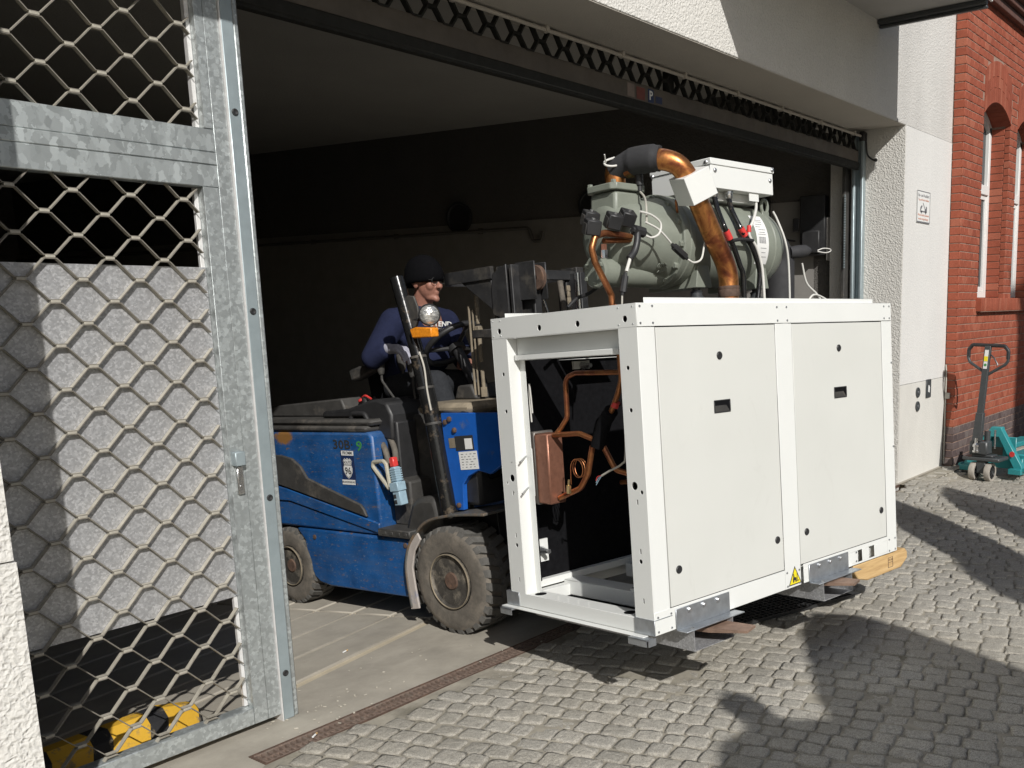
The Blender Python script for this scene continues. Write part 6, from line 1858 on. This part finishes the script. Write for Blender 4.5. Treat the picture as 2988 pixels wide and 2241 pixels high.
for s_, a in ((-1, sr), (1, sl2)): limb(hd, L(.55 + s_*.06, .675, 1.625), a, .085, .078)
chain(hd, [sr, er, wr_ + (er-wr_)*.30], [.080, .066, .047]); chain(hd, [sl2, el, wl2 + (el-wl2)*.25], [.080, .066, .046])
for k in range(5):                                   # folds in the sleeve by the elbow and cuff
    p = sr.lerp(er, .55 + .11*k); hd.sphere(p, (.068 + .006*(k % 2), .066 + .006*(k % 2), .022), 14, 6)
for k in range(4):
    p = er.lerp(wr_, .12 + .15*k); hd.sphere(p, (.058 - .004*k, .020, .058 - .004*k), 14, 6)
hd.lathe([(.060, .0), (.074, .004), (.078, .022), (.066, .040), (.056, .040)], neck + Vector((0, .012, -.050)), (0, -.25, 1), 22, closed=True)
hd.sphere(L(.545, .775, 1.64), (.095, .055, .075))   # hood lying on the back
fuse(hd.build('hoodie', M['navy'], dv), .009, 4)
tr = MB()
for (a, b, c) in ((hpr, knr, anr), (hpl, knl, anl)): chain(tr, [L(.55, .82, 1.25), a, b, c], [.14, .098, .074, .058])
fuse(tr.build('trousers', M['jeans'], dv), .010, 4)
gl = MB(); hand(gl, wr_ + Vector((.0, -.010, -.001)), (.05, -.98, -.06), (0.15, -.1, -1), 1.08, .75, -1); limb(gl, wr_ + Vector((0, .03, 0)), wr_, .031, .030)
fuse(gl.build('glove', M['glove'], dv), .0055, 1)
bn = MB()
for j in range(13):
    b = -.38 + (math.pi/2+.38)*j/12
    for i in range(28):
        a = 2*math.pi*i/28
        rr = 1.0 + (.035 if j < 3 else 0)
        p = Vector((math.cos(b)*math.cos(a)*.092*rr, math.cos(b)*math.sin(a)*.116*rr - .012, math.sin(b)*.112 + .034 - (.016 if False else 0)))
        p.z += -.012*math.sin(a) * -1 if j < 4 else 0
        p.z -= .018*(1 if math.sin(a) < 0 else .0)*abs(math.sin(a)) if j < 4 else 0
        bn.v.append(Mh @ p)
for j in range(12):
    for i in range(28): bn.f.append([j*28+i, j*28+(i+1) % 28, (j+1)*28+(i+1) % 28, (j+1)*28+i])
bo = bn.build('knit_cap', M['knit'], dv); sm_ = bo.modifiers.new('solid', 'SOLIDIFY'); sm_.thickness = .006; sm_.offset = 1
ey = MB()
for s_ in (-1, 1): ey.sphere((s_*.030, .082, .006), (.012, .008, .008), 12, 8, Mh)
ey.build('eyes', M['ink'], dv)
gs = MB()
for s_ in (-1, 1):
    gs.tube([Mh @ Vector((s_*.032 + .024*math.cos(2*math.pi*i/16), .100, .006 + .018*math.sin(2*math.pi*i/16))) for i in range(16)], .0016, 6, closed=True)
    gs.tube([Mh @ Vector((s_*.056, .098, .010)), Mh @ Vector((s_*.078, .02, .012)), Mh @ Vector((s_*.078, -.01, .006))], .0016, 6)
gs.tube([Mh @ Vector((-.008, .102, .008)), Mh @ Vector((.008, .102, .008))], .0016, 6)
gs.build('glasses', M['ink'], dv)
shs = MB()
for a in (anr, anl): shs.sphere(a + Vector((0, -.06, -.03)), (.05, .13, .05))
shs.build('shoes', M['black'], dv)
text('chest_print', 'UTEND', M['paper'], face_M(L(.565, .535, 1.590), (.90, -.35, -.06), (.02, -.18, 1)), .040, dv, .002, bold=True)
text('chest_print', 'logistics', M['paper'], face_M(L(.575, .537, 1.565), (.90, -.35, -.06), (.02, -.18, 1)), .020, dv, .002)

# ---- bystander, out of frame, whose shadow falls in front of the load
bs = thing('person', 'bystander in dark jacket raised on an added platform behind the photographer', 'person', (.94, -1.72, 1.30), (0, 0, math.radians(-30)))
bd = MB()
Mh = head_shapes(bd, Vector((0, 0, 1.60)), (0, 1, 0), (0, 0, 1))
limb(bd, (0, -.01, 1.44), (0, 0, 1.55), .06, .055)
chain(bd, [(0, 0, .95), (0, .01, 1.18), (0, 0, 1.38)], [.14, .135, .13])
for s_ in (-1, 1):
    chain(bd, [(0, 0, 1.38), (s_*.19, 0, 1.37), (s_*.42, -.06, 1.15), (s_*.24, .13, 1.02)], [.10, .06, .045, .03])
    hand(bd, (s_*.235, .135, 1.015), (-s_*.6, .3, -.6), (-s_*.4, -.9, 0), 1, .4, s_)
    chain(bd, [(s_*.10, 0, .92), (s_*.12, .02, .48), (s_*.12, 0, .08)], [.09, .06, .042])
fuse(bd.build('body', M['skin'], bs), .008, 2)
jk = MB(); chain(jk, [(0, 0, .80), (0, .01, 1.10), (0, 0, 1.38)], [.24, .19, .15])
for s_ in (-1, 1):
    limb(jk, (s_*.05, 0, 1.40), (s_*.19, 0, 1.37), .09, .09); chain(jk, [(s_*.19, 0, 1.37), (s_*.42, -.06, 1.15), (s_*.27, .10, 1.04)], [.090, .075, .055])
fuse(jk.build('jacket', M['navy'], bs), .012, 4)
tr = MB()
for s_ in (-1, 1): chain(tr, [(0, 0, .92), (s_*.10, 0, .90), (s_*.12, .02, .48), (s_*.12, 0, .10)], [.14, .115, .085, .07])
fuse(tr.build('trousers', M['jeans'], bs), .012, 4)
sh_ = MB()
for s_ in (-1, 1): sh_.sphere((s_*.12, .06, .045), (.055, .14, .045))
sh_.build('shoes', M['black'], bs)
hr = MB(); hr.sphere((0, -.025, .048), (.086, .108, .098), 20, 12, Mh); hr.build('hair', M['knit'], bs)

lp = thing('added_platform', 'added steel platform on legs, unseen, raising the bystander who casts a shadow', 'platform', (.94, -1.78, 0))  # invented stand that sets the height of the shadow-casting bystander
mb = MB(); mb.box(-.8, .8, -.6, .42, 1.25, 1.298, .006); mb.build('deck', M['zinc_post'], lp)
for (x, y) in ((-.74, -.54), (.74, -.54), (-.74, .36), (.74, .36)):
    mb = MB(); mb.box(x-.03, x+.03, y-.03, y+.03, 0, 1.249, .004); mb.build('leg', M['dark_grey_paint'], lp)
